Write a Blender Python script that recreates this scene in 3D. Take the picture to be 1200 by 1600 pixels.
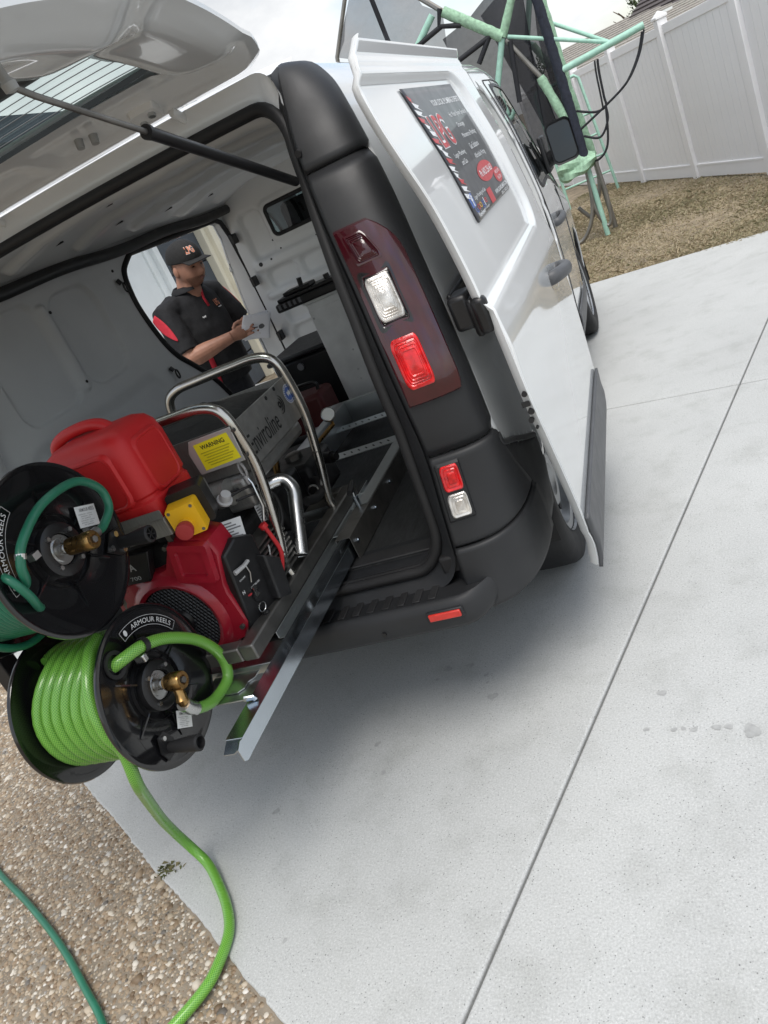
import bpy, bmesh, math, random
import numpy as np
from mathutils import Vector, Matrix
random.seed(7); rng = np.random.default_rng(7)
for o in list(bpy.data.objects): bpy.data.objects.remove(o)
S = bpy.context.scene
R = math.radians
PI = math.pi

# ------------------------------------------------------------------ camera
def cam_axes(yaw, pit, roll):
    f = np.array([math.sin(yaw)*math.cos(pit), math.cos(yaw)*math.cos(pit), -math.sin(pit)])
    r = np.cross(f, [0, 0, 1.0]); r /= np.linalg.norm(r); u = np.cross(r, f)
    c, s = math.cos(roll), math.sin(roll)
    return c*r+s*u, -s*r+c*u, f
cd = bpy.data.cameras.new('camera'); cam = bpy.data.objects.new('camera', cd)
S.collection.objects.link(cam); S.camera = cam
ax, ay, af = cam_axes(R(-25.57476), R(21.23627), R(-25.55916))
M4 = Matrix.Identity(4)
for i in range(3):
    M4[i][0] = ax[i]; M4[i][1] = ay[i]; M4[i][2] = -af[i]
M4.translation = (1.49389, -1.78935, 1.58111)
cam.matrix_world = M4
cd.sensor_fit = 'VERTICAL'; cd.sensor_height = 24; cd.lens = 24*1216/1600
cd.clip_start = 0.05; cd.clip_end = 3000
S.render.resolution_x = 768; S.render.resolution_y = 1024

# ------------------------------------------------------------------ sky, sun, exposure
SUN_EL, SUN_AZ = 66, 150           # degrees; azimuth from +Y towards +X
W = bpy.data.worlds.new('World'); S.world = W; W.use_nodes = True
nt = W.node_tree; N = nt.nodes; L = nt.links
bg = N['Background']; bg.inputs['Strength'].default_value = 0.11
sky = N.new('ShaderNodeTexSky'); sky.sky_type = 'NISHITA'; sky.sun_disc = False
sky.sun_elevation = R(SUN_EL); sky.sun_rotation = R(SUN_AZ); sky.air_density = 1.2; sky.dust_density = 1.5
tc = N.new('ShaderNodeTexCoord'); mp = N.new('ShaderNodeMapping'); mp.inputs['Scale'].default_value = (1, 1, 1.9)
mp.inputs['Location'].default_value = (3.3, 1.2, .4)
n1 = N.new('ShaderNodeTexNoise'); n1.inputs['Scale'].default_value = 2.3; n1.inputs['Detail'].default_value = 9; n1.inputs['Roughness'].default_value = .55
n2 = N.new('ShaderNodeTexNoise'); n2.inputs['Scale'].default_value = 5.0; n2.inputs['Detail'].default_value = 8; n2.inputs['Roughness'].default_value = .6
r1 = N.new('ShaderNodeValToRGB'); r1.color_ramp.elements[0].position = .37; r1.color_ramp.elements[1].position = .53
r2 = N.new('ShaderNodeValToRGB'); r2.color_ramp.elements[0].position = .3; r2.color_ramp.elements[1].position = .72
r2.color_ramp.elements[0].color = (3.5, 3.62, 3.78, 1); r2.color_ramp.elements[1].color = (5.6, 5.6, 5.55, 1)
mx = N.new('ShaderNodeMix'); mx.data_type = 'RGBA'
L.new(tc.outputs['Generated'], mp.inputs[0]); L.new(mp.outputs[0], n1.inputs['Vector']); L.new(mp.outputs[0], n2.inputs['Vector'])
L.new(n1.outputs[0], r1.inputs[0]); L.new(n2.outputs[0], r2.inputs[0])
L.new(r1.outputs[0], mx.inputs[0]); L.new(sky.outputs[0], mx.inputs[6]); L.new(r2.outputs[0], mx.inputs[7])
L.new(mx.outputs[2], bg.inputs['Color'])
sd = bpy.data.lights.new('sun', 'SUN'); so = bpy.data.objects.new('sun', sd); S.collection.objects.link(so)
sd.energy = 1.5; sd.angle = R(34); sd.color = (1, .955, .9)
sv = Vector((math.cos(R(SUN_EL))*math.sin(R(SUN_AZ)), math.cos(R(SUN_EL))*math.cos(R(SUN_AZ)), math.sin(R(SUN_EL))))
so.rotation_euler = sv.to_track_quat('Z', 'Y').to_euler()
so.location = (0, 0, 12)
S.view_settings.view_transform = 'Standard'; S.view_settings.look = 'None'
S.view_settings.exposure = 1.0; S.view_settings.gamma = 1; S.view_settings.use_curve_mapping = False
S.render.engine = 'CYCLES'

# ------------------------------------------------------------------ materials
MAT = {}
def P(name, col, rough=.5, metal=0, var=.08, scale=6., bump=0, bscale=60., coat=0, spec=.5, trans=0, ior=1.45,
      rvar=.06, spots=None, aniso=0, sheen=0, coord='Object', stretch=None, alpha=1):
    m = bpy.data.materials.new(name); m.use_nodes = True
    nt = m.node_tree; N = nt.nodes; L = nt.links; b = N['Principled BSDF']
    b.inputs['Metallic'].default_value = metal; b.inputs['Roughness'].default_value = rough
    b.inputs['Coat Weight'].default_value = coat; b.inputs['Coat Roughness'].default_value = .02
    b.inputs['Specular IOR Level'].default_value = spec; b.inputs['IOR'].default_value = ior
    b.inputs['Transmission Weight'].default_value = trans; b.inputs['Alpha'].default_value = alpha
    if sheen: b.inputs['Sheen Weight'].default_value = sheen
    tc = N.new('ShaderNodeTexCoord'); vec = tc.outputs[coord]
    if stretch:
        mp = N.new('ShaderNodeMapping'); mp.inputs['Scale'].default_value = stretch; L.new(vec, mp.inputs[0]); vec = mp.outputs[0]
    ns = N.new('ShaderNodeTexNoise'); ns.inputs['Scale'].default_value = scale; ns.inputs['Detail'].default_value = 6
    L.new(vec, ns.inputs['Vector'])
    rp = N.new('ShaderNodeValToRGB'); e = rp.color_ramp.elements
    e[0].position = .3; e[1].position = .7
    e[0].color = tuple(c*(1-var) for c in col)+(1,); e[1].color = tuple(min(1, c*(1+var)) for c in col)+(1,)
    L.new(ns.outputs[0], rp.inputs[0]); out = rp.outputs[0]
    if spots:   # (colour, voronoi scale, radius, amount)
        for sc, vs, rad, am in spots:
            v = N.new('ShaderNodeTexVoronoi'); v.inputs['Scale'].default_value = vs; L.new(vec, v.inputs['Vector'])
            lt = N.new('ShaderNodeMapRange'); lt.inputs[1].default_value = rad; lt.inputs[2].default_value = rad*.6
            lt.inputs[3].default_value = 0; lt.inputs[4].default_value = am; L.new(v.outputs['Distance'], lt.inputs[0])
            sp = N.new('ShaderNodeSeparateColor'); L.new(v.outputs['Color'], sp.inputs[0])
            mu = N.new('ShaderNodeMath'); mu.operation = 'MULTIPLY'; L.new(lt.outputs[0], mu.inputs[0]); L.new(sp.outputs[0], mu.inputs[1])
            mi = N.new('ShaderNodeMix'); mi.data_type = 'RGBA'; L.new(mu.outputs[0], mi.inputs[0]); L.new(out, mi.inputs[6])
            mi.inputs[7].default_value = tuple(sc)+(1,); out = mi.outputs[2]
    L.new(out, b.inputs['Base Color'])
    if rvar:
        mr = N.new('ShaderNodeMapRange'); mr.inputs[1].default_value = .25; mr.inputs[2].default_value = .75
        mr.inputs[3].default_value = max(.01, rough-rvar); mr.inputs[4].default_value = min(1, rough+rvar)
        n3 = N.new('ShaderNodeTexNoise'); n3.inputs['Scale'].default_value = scale*2.7; n3.inputs['Detail'].default_value = 5
        L.new(vec, n3.inputs['Vector']); L.new(n3.outputs[0], mr.inputs[0]); L.new(mr.outputs[0], b.inputs['Roughness'])
    if bump:
        nb = N.new('ShaderNodeTexNoise'); nb.inputs['Scale'].default_value = bscale; nb.inputs['Detail'].default_value = 4
        L.new(vec, nb.inputs['Vector']); bp = N.new('ShaderNodeBump'); bp.inputs['Strength'].default_value = bump; bp.inputs['Distance'].default_value = .004
        L.new(nb.outputs[0], bp.inputs['Height']); L.new(bp.outputs[0], b.inputs['Normal'])
    MAT[name] = m
    return m
def island(name, cols, rough=.8, spec=.3, patch=None):
    m = bpy.data.materials.new(name); m.use_nodes = True; nt = m.node_tree; N = nt.nodes; L = nt.links; b = N['Principled BSDF']
    g = N.new('ShaderNodeNewGeometry'); rp = N.new('ShaderNodeValToRGB'); L.new(g.outputs['Random Per Island'], rp.inputs[0])
    e = rp.color_ramp.elements
    while len(e) < len(cols): e.new(.5)
    for i, (p, c) in enumerate(cols): e[i].position = p; e[i].color = tuple(c)+(1,)
    col = rp.outputs[0]
    if patch:
        tc = N.new('ShaderNodeTexCoord'); n = N.new('ShaderNodeTexNoise'); n.inputs['Scale'].default_value = 1.1; n.inputs['Detail'].default_value = 5; L.new(tc.outputs['Object'], n.inputs['Vector'])
        mr = N.new('ShaderNodeMapRange'); mr.inputs[1].default_value = .48; mr.inputs[2].default_value = .66; mr.inputs[3].default_value = 0; mr.inputs[4].default_value = .7; L.new(n.outputs[0], mr.inputs[0])
        mi = N.new('ShaderNodeMix'); mi.data_type = 'RGBA'; L.new(mr.outputs[0], mi.inputs[0]); L.new(col, mi.inputs[6]); mi.inputs[7].default_value = patch+(1,); col = mi.outputs[2]
    L.new(col, b.inputs['Base Color']); b.inputs['Roughness'].default_value = rough; b.inputs['Specular IOR Level'].default_value = spec
    MAT[name] = m; return m

P('white_paint', (.67, .69, .70), .12, var=.02, coat=.8, rvar=.03, scale=2)
P('inner_paint', (.68, .695, .695), .42, var=.06, coat=.15, rvar=.05, scale=3)
P('panel_paint', (.56, .575, .585), .55, var=.05, rvar=.05, scale=3)
P('trim_black', (.015, .016, .018), .5, var=.12, scale=5, bump=.06, bscale=900)
P('bumper_black', (.019, .020, .022), .55, var=.18, scale=4, bump=.08, bscale=900)
P('rubber', (.012, .012, .013), .6, var=.2)
P('gloss_black', (.006, .006, .007), .16, var=.1, coat=.6, rvar=.03)
P('satin_black', (.011, .011, .012), .38, var=.2, rvar=.08)
P('floor_mat', (.02, .021, .022), .62, var=.35, scale=9, stretch=(6, 1, 1), bump=.25, bscale=70)
P('step_black', (.018, .018, .019), .55, var=.3, bump=.12, bscale=300)
P('galv', (.52, .545, .55), .34, 1, var=.07, scale=9, rvar=.05)
P('bright_zinc', (.52, .58, .64), .2, 1, var=.06, scale=9, rvar=.05)
P('stainless', (.50, .485, .455), .24, 1, var=.05, scale=14, rvar=.04)
P('brushed', (.30, .297, .285), .36, .6, var=.12, scale=30, rvar=.06, stretch=(8, 1, 1))
P('polished', (.58, .585, .58), .28, 1, var=.05, rvar=.04)
P('dark_steel', (.17, .165, .155), .42, .8, var=.25, scale=12, rvar=.1)
P('brass', (.36, .22, .085), .3, 1, var=.15, scale=40, rvar=.08)
P('cast_black', (.013, .013, .014), .5, var=.3, scale=20, bump=.2, bscale=120)
P('engine_red', (.30, .009, .022), .32, var=.1, coat=.3, scale=10)
P('can_red', (.50, .014, .016), .46, var=.05, scale=5, bump=.08, bscale=500)
P('yellow', (.78, .44, .012), .42, var=.05)
P('warn_yellow', (.80, .70, .02), .5, var=.03)
P('estop_red', (.34, .03, .03), .5, var=.1)
P('label_white', (.66, .67, .67), .5, var=.04)
P('print_black', (.015, .015, .016), .55)
P('print_grey', (.16, .16, .17), .5)
P('lens_dark_red', (.040, .003, .007), .12, var=.25, scale=14, coat=.8, rvar=.02)
P('lens_red', (.55, .008, .010), .15, var=.5, scale=38, coat=.7, rvar=.05, bump=.25, bscale=420)
P('lens_clear', (.62, .60, .57), .14, var=.5, scale=26, coat=.8, rvar=.08, metal=.6, bump=.3, bscale=380)
P('reflector', (.55, .03, .02), .35, var=.15, scale=60, coat=.4)
P('tyre', (.018, .018, .019), .72, var=.25, bump=.2, bscale=90)
P('rim', (.33, .34, .35), .35, .8, var=.1)
P('glass_dark', (.012, .016, .018), .03, var=.1, spec=.8, coat=.5, rvar=0)
P('grey_plastic', (.075, .078, .084), .5, var=.08, bump=.05, bscale=700)
P('mirror', (.055, .062, .068), .03, 1, rvar=0, var=.01)
P('plate_steel', (.50, .50, .48), .38, .45, var=.05)
P('gasket_grey', (.3, .31, .31), .5)
P('sign_black', (.035, .037, .045), .35, var=.06, coat=.25)
P('sign_red', (.48, .04, .05), .4, var=.05)
P('sign_white', (.74, .76, .78), .45, var=.03)
P('sign_blue', (.06, .13, .42), .4)
P('sign_gold', (.70, .42, .05), .4)
P('cap_black', (.014, .014, .014), .85, var=.2, scale=60, bump=.25, bscale=500)
P('shirt_black', (.0085, .009, .011), .82, var=.25, scale=40, bump=.2, bscale=420)
P('shirt_red', (.46, .018, .035), .75, var=.1, scale=40, bump=.15, bscale=420)
P('trouser', (.014, .015, .02), .85, var=.2, scale=40, bump=.3, bscale=400)
P('skin', (.36, .18, .12), .52, var=.14, scale=22, bump=.1, bscale=180)
P('lip', (.27, .11, .09), .5)
P('eye', (.02, .015, .012), .15)
P('hair', (.018, .014, .012), .7)
P('logo_orange', (.66, .23, .12), .6)
P('paper', (.82, .83, .88), .7, var=.03)
P('leather', (.02, .018, .016), .6)
P('timber_white', (.74, .75, .74), .55, var=.16, scale=7, spots=[((.12, .12, .12), 16, .12, .5)])
P('house_white', (.72, .75, .75), .7, var=.04)
P('house_slate', (.058, .070, .085), .6, var=.12)
P('house_cream', (.66, .62, .50), .7, var=.04)
P('vinyl', (.80, .80, .81), .48, var=.03, scale=2, rvar=.05)
P('mint', (.34, .57, .47), .5, var=.12, scale=18)
P('mint_foam', (.30, .47, .33), .85, var=.25, scale=30, bump=.5, bscale=60)
P('navy_foam', (.022, .026, .040), .85, var=.3, scale=30, bump=.4, bscale=50)
P('steel_tube', (.24, .23, .21), .4, .7, var=.2)
P('cord', (.015, .016, .02), .7)
P('roof_tile', (.36, .34, .31), .8, var=.2, scale=12, bump=.3, bscale=20)
P('roof_dark', (.085, .075, .075), .8, var=.2, scale=12)
P('soil', (.24, .195, .135), .95, var=.35, scale=8, bump=.6, bscale=40)
P('joint', (.07, .072, .072), .95, var=.3)
P('bark', (.11, .08, .055), .9, var=.3, bump=.4)
P('green_hose', (.018, .145, .085), .36, var=.1, scale=20, coat=.1)
P('tape_blue', (.03, .09, .25), .5)
P('plastic_grey', (.40, .40, .40), .5)
P('red_cable', (.5, .02, .025), .45)
P('tool_red', (.075, .008, .008), .5)
P('stain', (.345, .352, .348), .9, var=.15, scale=60)
island('grass_mix', [(0, (.30, .245, .155)), (.35, (.44, .37, .255)), (.6, (.36, .295, .185)), (.8, (.22, .215, .12)), (1, (.54, .47, .34))], .85, patch=(.19, .185, .10))
island('pebbles', [(0, (.13, .088, .052)), (.18, (.25, .18, .115)), (.38, (.34, .265, .18)), (.56, (.19, .145, .10)), (.72, (.42, .35, .26)), (.86, (.58, .54, .47)), (.95, (.10, .088, .075)), (1, (.66, .63, .58))], .55, .45)
island('weed_green', [(0, (.08, .09, .035)), (.6, (.14, .14, .06)), (1, (.24, .20, .11))], .8)
island('leaf', [(0, (.03, .05, .02)), (.5, (.05, .075, .03)), (1, (.075, .095, .045))], .7)
# poured concrete: broad blotches, fine pitting, faint grey traffic stains
def concrete():
    m = P('concrete', (.455, .466, .460), .86, var=.06, scale=1.3, bump=.15, bscale=260,
          spots=[((.18, .185, .18), 95, .20, 1.0), ((.66, .67, .66), 150, .25, .55), ((.20, .205, .205), 55, .10, .95), ((.30, .30, .295), 20, .05, .8), ((.41, .42, .415), 4, .42, .35)])
    nt = m.node_tree; N = nt.nodes; L = nt.links; b = N['Principled BSDF']
    src = b.inputs['Base Color'].links[0].from_socket
    tc = N.new('ShaderNodeTexCoord'); n = N.new('ShaderNodeTexNoise'); n.inputs['Scale'].default_value = 4.5; n.inputs['Detail'].default_value = 9; n.inputs['Roughness'].default_value = .68
    L.new(tc.outputs['Object'], n.inputs['Vector'])
    rp = N.new('ShaderNodeValToRGB'); rp.color_ramp.elements[0].position = .50; rp.color_ramp.elements[1].position = .78
    rp.color_ramp.elements[0].color = (1, 1, 1, 1); rp.color_ramp.elements[1].color = (.80, .80, .785, 1); L.new(n.outputs[0], rp.inputs[0])
    g = N.new('ShaderNodeTexNoise'); g.inputs['Scale'].default_value = 180; g.inputs['Detail'].default_value = 5; g.inputs['Roughness'].default_value = .7; L.new(tc.outputs['Object'], g.inputs['Vector'])
    gr = N.new('ShaderNodeValToRGB'); gr.color_ramp.elements[0].position = .3; gr.color_ramp.elements[1].position = .7; gr.color_ramp.elements[0].color = (.76, .76, .76, 1); gr.color_ramp.elements[1].color = (1.18, 1.18, 1.18, 1); L.new(g.outputs[0], gr.inputs[0])
    m2 = N.new('ShaderNodeMix'); m2.data_type = 'RGBA'; m2.blend_type = 'MULTIPLY'; m2.inputs[0].default_value = 1; L.new(src, m2.inputs[6]); L.new(gr.outputs[0], m2.inputs[7]); src = m2.outputs[2]
    mu = N.new('ShaderNodeMix'); mu.data_type = 'RGBA'; mu.blend_type = 'MULTIPLY'; mu.inputs[0].default_value = 1
    L.new(src, mu.inputs[6]); L.new(rp.outputs[0], mu.inputs[7]); L.new(mu.outputs[2], b.inputs['Base Color'])
concrete()
P('grout', (.23, .195, .15), .9, var=.2, scale=25, bump=.3, bscale=200)
# clear reinforced hose: braid from the hose's own u (round) and v (along, metres) coordinates
def braid():
    m = P('braid_hose', (.15, .40, .035), .3, coat=.3, var=.06)
    nt = m.node_tree; N = nt.nodes; L = nt.links; b = N['Principled BSDF']
    uv = N.new('ShaderNodeUVMap'); sp = N.new('ShaderNodeSeparateXYZ'); L.new(uv.outputs[0], sp.inputs[0])
    def math_(op, a, c):
        n = N.new('ShaderNodeMath'); n.operation = op
        for i, x in enumerate((a, c)):
            if isinstance(x, (int, float)): n.inputs[i].default_value = x
            elif x is not None: L.new(x, n.inputs[i])
        return n.outputs[0]
    u = math_('MULTIPLY', sp.outputs[0], 2*PI*13); v = math_('MULTIPLY', sp.outputs[1], 2*PI*150)
    a = math_('SINE', math_('ADD', u, v), None); c = math_('SINE', math_('SUBTRACT', u, v), None)
    mm = math_('MAXIMUM', a, c)
    rp = N.new('ShaderNodeValToRGB'); rp.color_ramp.elements[0].position = .55; rp.color_ramp.elements[1].position = .95
    rp.color_ramp.elements[0].color = (.065, .23, .024, 1); rp.color_ramp.elements[1].color = (.24, .50, .085, 1)
    L.new(mm, rp.inputs[0]); L.new(rp.outputs[0], b.inputs['Base Color'])
braid()
# clear glass and safety mesh let light through
def glass(name, tint, amount):
    m = bpy.data.materials.new(name); m.use_nodes = True; N = m.node_tree.nodes; L = m.node_tree.links
    b = N['Principled BSDF']; b.inputs['Roughness'].default_value = .02; b.inputs['Base Color'].default_value = tint+(1,)
    t = N.new('ShaderNodeBsdfTransparent'); t.inputs[0].default_value = tint+(1,); mi = N.new('ShaderNodeMixShader')
    lw = N.new('ShaderNodeLayerWeight'); lw.inputs[0].default_value = .5; pw_ = N.new('ShaderNodeMath'); pw_.operation = 'POWER'; pw_.inputs[1].default_value = 4; L.new(lw.outputs['Facing'], pw_.inputs[0])
    fr = N.new('ShaderNodeMath'); fr.operation = 'MULTIPLY'; fr.inputs[1].default_value = .7; L.new(pw_.outputs[0], fr.inputs[0])
    ad = N.new('ShaderNodeMath'); ad.operation = 'ADD'; ad.inputs[1].default_value = amount; ad.use_clamp = True
    gl = N.new('ShaderNodeBsdfGlossy'); gl.inputs['Roughness'].default_value = .02
    L.new(fr.outputs[0], ad.inputs[0]); L.new(ad.outputs[0], mi.inputs[0]); L.new(t.outputs[0], mi.inputs[1]); L.new(gl.outputs[0], mi.inputs[2])
    L.new(mi.outputs[0], N['Material Output'].inputs[0]); MAT[name] = m
glass('glass', (.74, .84, .82), .02)
glass('cab_glass', (.36, .42, .42), .04)
def netting(name, col, openness):
    m = bpy.data.materials.new(name); m.use_nodes = True; N = m.node_tree.nodes; L = m.node_tree.links
    b = N['Principled BSDF']; b.inputs['Base Color'].default_value = col+(1,); b.inputs['Roughness'].default_value = .8
    t = N.new('ShaderNodeBsdfTransparent'); mi = N.new('ShaderNodeMixShader')
    tc = N.new('ShaderNodeTexCoord'); n = N.new('ShaderNodeTexNoise'); n.inputs['Scale'].default_value = 22; n.inputs['Detail'].default_value = 8
    L.new(tc.outputs['Object'], n.inputs['Vector'])
    mr = N.new('ShaderNodeMapRange'); mr.inputs[1].default_value = .3; mr.inputs[2].default_value = .7
    mr.inputs[3].default_value = max(0, openness-.015); mr.inputs[4].default_value = min(1, openness+.015); L.new(n.outputs[0], mr.inputs[0])
    L.new(mr.outputs[0], mi.inputs[0]); L.new(b.outputs[0], mi.inputs[1]); L.new(t.outputs[0], mi.inputs[2])
    L.new(mi.outputs[0], N['Material Output'].inputs[0]); MAT[name] = m
netting('stubble', (.03, .02, .015), .76)
netting('net_black', (.014, .015, .022), .16)
netting('net_thin', (.035, .038, .048), .40)

# ------------------------------------------------------------------ mesh helpers
COL = S.collection
ROOT = {}
def catmull(pts, n=8, closed=False):
    p = [np.array(q, float) for q in pts]; m = len(p); out = []
    rngs = range(m) if closed else range(m-1)
    for i in rngs:
        if closed: a, b, c, d = p[(i-1) % m], p[i], p[(i+1) % m], p[(i+2) % m]
        else: a, b, c, d = p[max(i-1, 0)], p[i], p[i+1], p[min(i+2, m-1)]
        for k in range(n):
            t = k/n
            out.append(.5*((2*b)+(-a+c)*t+(2*a-5*b+4*c-d)*t*t+(-a+3*b-3*c+d)*t**3))
    if not closed: out.append(p[-1])
    return out
def ip(x, xs, ys):
    return np.interp(x, xs, ys)
class MB:
    def __init__(s): s.v = []; s.f = []; s.uv = {}
    def add(s, vs, fs):
        b = len(s.v); s.v.extend([tuple(map(float, q)) for q in vs]); s.f.extend([tuple(i+b for i in q) for q in fs]); return b
    def box(s, lo, hi, M=None):
        x0, y0, z0 = lo; x1, y1, z1 = hi
        vs = [(x0, y0, z0), (x1, y0, z0), (x1, y1, z0), (x0, y1, z0), (x0, y0, z1), (x1, y0, z1), (x1, y1, z1), (x0, y1, z1)]
        if M is not None: vs = [tuple(M @ Vector(q)) for q in vs]
        s.add(vs, [(0, 3, 2, 1), (4, 5, 6, 7), (0, 1, 5, 4), (1, 2, 6, 5), (2, 3, 7, 6), (3, 0, 4, 7)]); return s
    def tube(s, path, r, seg=12, caps=True, closed=False, uv=False, flat=1.0):
        P_ = [np.array(q, float) for q in path]; n = len(P_)
        rr = list(r) if hasattr(r, '__len__') else [r]*n
        T = []
        for i in range(n):
            if closed: d = P_[(i+1) % n]-P_[i-1]
            else: d = P_[min(i+1, n-1)]-P_[max(i-1, 0)]
            T.append(d/(np.linalg.norm(d)+1e-12))
        up = np.array([0, 0, 1.]) if abs(T[0][2]) < .9 else np.array([1., 0, 0])
        nrm = np.cross(T[0], up); nrm /= np.linalg.norm(nrm)
        b0 = len(s.v); ln = 0
        for i in range(n):
            if i: ln += np.linalg.norm(P_[i]-P_[i-1])
            nrm = nrm-T[i]*np.dot(nrm, T[i]); nrm /= (np.linalg.norm(nrm)+1e-12); bn = np.cross(T[i], nrm)
            for k in range(seg):
                a = 2*PI*k/seg
                s.v.append(tuple(P_[i]+rr[i]*(math.cos(a)*nrm+flat*math.sin(a)*bn)))
                if uv: s.uv[len(s.v)-1] = (k/seg, ln)
        m = n if closed else n-1
        for i in range(m):
            for k in range(seg):
                a = b0+i*seg+k; b = b0+i*seg+(k+1) % seg; c = b0+((i+1) % n)*seg+(k+1) % seg; d = b0+((i+1) % n)*seg+k
                s.f.append((a, b, c, d))
        if caps and not closed:
            s.f.append(tuple(b0+k for k in range(seg))[::-1]); s.f.append(tuple(b0+(n-1)*seg+k for k in range(seg)))
        return s
    def cyl(s, a, b, r, seg=20, r2=None):
        return s.tube([a, b], [r, r if r2 is None else r2], seg)
    def lathe(s, c, axis, prof, seg=40, a0=0, a1=2*PI):
        """prof: list of (radius, along)"""
        A = np.array(axis, float); A /= np.linalg.norm(A); u = np.cross(A, [0, 0, 1.] if abs(A[2]) < .9 else [1., 0, 0]); u /= np.linalg.norm(u); w = np.cross(A, u)
        c = np.array(c, float); full = abs(a1-a0-2*PI) < 1e-6; n = seg if full else seg+1; b0 = len(s.v)
        for (r, h) in prof:
            for k in range(n):
                a = a0+(a1-a0)*k/seg; s.v.append(tuple(c+A*h+r*(math.cos(a)*u+math.sin(a)*w)))
        for i in range(len(prof)-1):
            for k in range(seg):
                k2 = (k+1) % n
                s.f.append((b0+i*n+k, b0+i*n+k2, b0+(i+1)*n+k2, b0+(i+1)*n+k))
        return s
    def disc(s, c, axis, r, seg=32):
        A = np.array(axis, float); A /= np.linalg.norm(A); u = np.cross(A, [0, 0, 1.] if abs(A[2]) < .9 else [1., 0, 0]); u /= np.linalg.norm(u); w = np.cross(A, u)
        s.add([np.array(c)+r*(math.cos(2*PI*k/seg)*u+math.sin(2*PI*k/seg)*w) for k in range(seg)], [tuple(range(seg))]); return s
    def grid(s, fn, U, V, keep=None, flip=False):
        b0 = len(s.v); nu, nv = len(U), len(V)
        for i in range(nu):
            for j in range(nv): s.v.append(tuple(map(float, fn(U[i], V[j]))))
        for i in range(nu-1):
            for j in range(nv-1):
                if keep and not keep(.5*(U[i]+U[i+1]), .5*(V[j]+V[j+1])): continue
                q = (b0+i*nv+j, b0+(i+1)*nv+j, b0+(i+1)*nv+j+1, b0+i*nv+j+1)
                s.f.append(q[::-1] if flip else q)
        return s
    def prism(s, poly, fn, t0, t1):
        """poly 2-D (a,b); fn(a,b,t) -> xyz; extruded between t0 and t1"""
        n = len(poly)
        vs = [fn(a, b, t0) for a, b in poly]+[fn(a, b, t1) for a, b in poly]
        s.add(vs, [tuple(range(n))[::-1], tuple(range(n, 2*n))]+[(i, (i+1) % n, n+(i+1) % n, n+i) for i in range(n)]); return s
    def loft(s, rings, closed=True, caps=True):
        b0 = len(s.v); n = len(rings[0])
        for r in rings: s.v.extend([tuple(map(float, q)) for q in r])
        for i in range(len(rings)-1):
            for k in range(n if closed else n-1):
                s.f.append((b0+i*n+k, b0+i*n+(k+1) % n, b0+(i+1)*n+(k+1) % n, b0+(i+1)*n+k))
        if caps:
            s.f.append(tuple(b0+k for k in range(n))[::-1]); s.f.append(tuple(b0+(len(rings)-1)*n+k for k in range(n)))
        return s
    def build(s, name, mat, parent=None, smooth=True, ang=40, bevel=0, bseg=2, fix=False, solid=0):
        off = np.array(ROOT.get(parent.name, (0, 0, 0)) if parent else (0, 0, 0))
        me = bpy.data.meshes.new(name); me.from_pydata([tuple(np.array(q)-off) for q in s.v], [], s.f); me.validate()
        if s.uv:
            ul = me.uv_layers.new(name='UVMap')
            seam = {}
            for p in me.polygons:
                us = [s.uv.get(me.loops[i].vertex_index, (0, 0)) for i in p.loop_indices]
                big = max(u for u, _ in us)-min(u for u, _ in us) > .5
                for i, (u, v) in zip(p.loop_indices, us): ul.data[i].uv = (u+1 if big and u < .5 else u, v)
        if fix:
            bm = bmesh.new(); bm.from_mesh(me); bmesh.ops.recalc_face_normals(bm, faces=bm.faces); bm.to_mesh(me); bm.free()
        if smooth:
            me.polygons.foreach_set('use_smooth', [True]*len(me.polygons)); me.set_sharp_from_angle(angle=R(ang))
        if mat: me.materials.append(MAT[mat])
        o = bpy.data.objects.new(name, me); COL.objects.link(o)
        if parent: o.parent = parent; ROOT[o.name] = tuple(off)
        if solid:
            md = o.modifiers.new('thickness', 'SOLIDIFY'); md.thickness = solid; md.offset = 0
        if bevel:
            md = o.modifiers.new('bevel', 'BEVEL'); md.width = bevel; md.segments = bseg; md.limit_method = 'ANGLE'; md.angle_limit = R(40)
        return o
def tag(o, label=None, cat=None, group=None, kind=None):
    if label: o['label'] = label
    if cat: o['category'] = cat
    if group: o['group'] = group
    if kind: o['kind'] = kind
    return o
def thing(name, loc, label, cat, group=None):
    o = bpy.data.objects.new(name, None); COL.objects.link(o); o.location = loc; o.empty_display_size = .1
    ROOT[o.name] = tuple(loc)
    return tag(o, label, cat, group)
def rrect(w, h, r, n=6):
    out = []
    for cx, cy, a0 in ((w-r, h-r, 0), (-w+r, h-r, 90), (-w+r, -h+r, 180), (w-r, -h+r, 270)):
        for k in range(n+1):
            a = R(a0+90*k/n); out.append((cx+r*math.cos(a), cy+r*math.sin(a)))
    return out
def frame(o, right, up):
    o = np.array(o, float); r = np.array(right, float); r /= np.linalg.norm(r); u = np.array(up, float); u -= r*np.dot(r, u); u /= np.linalg.norm(u)
    n = np.cross(r, u)
    return lambda a, b, t: o+a*r+b*u+t*n
FONT_CACHE = {}
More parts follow.
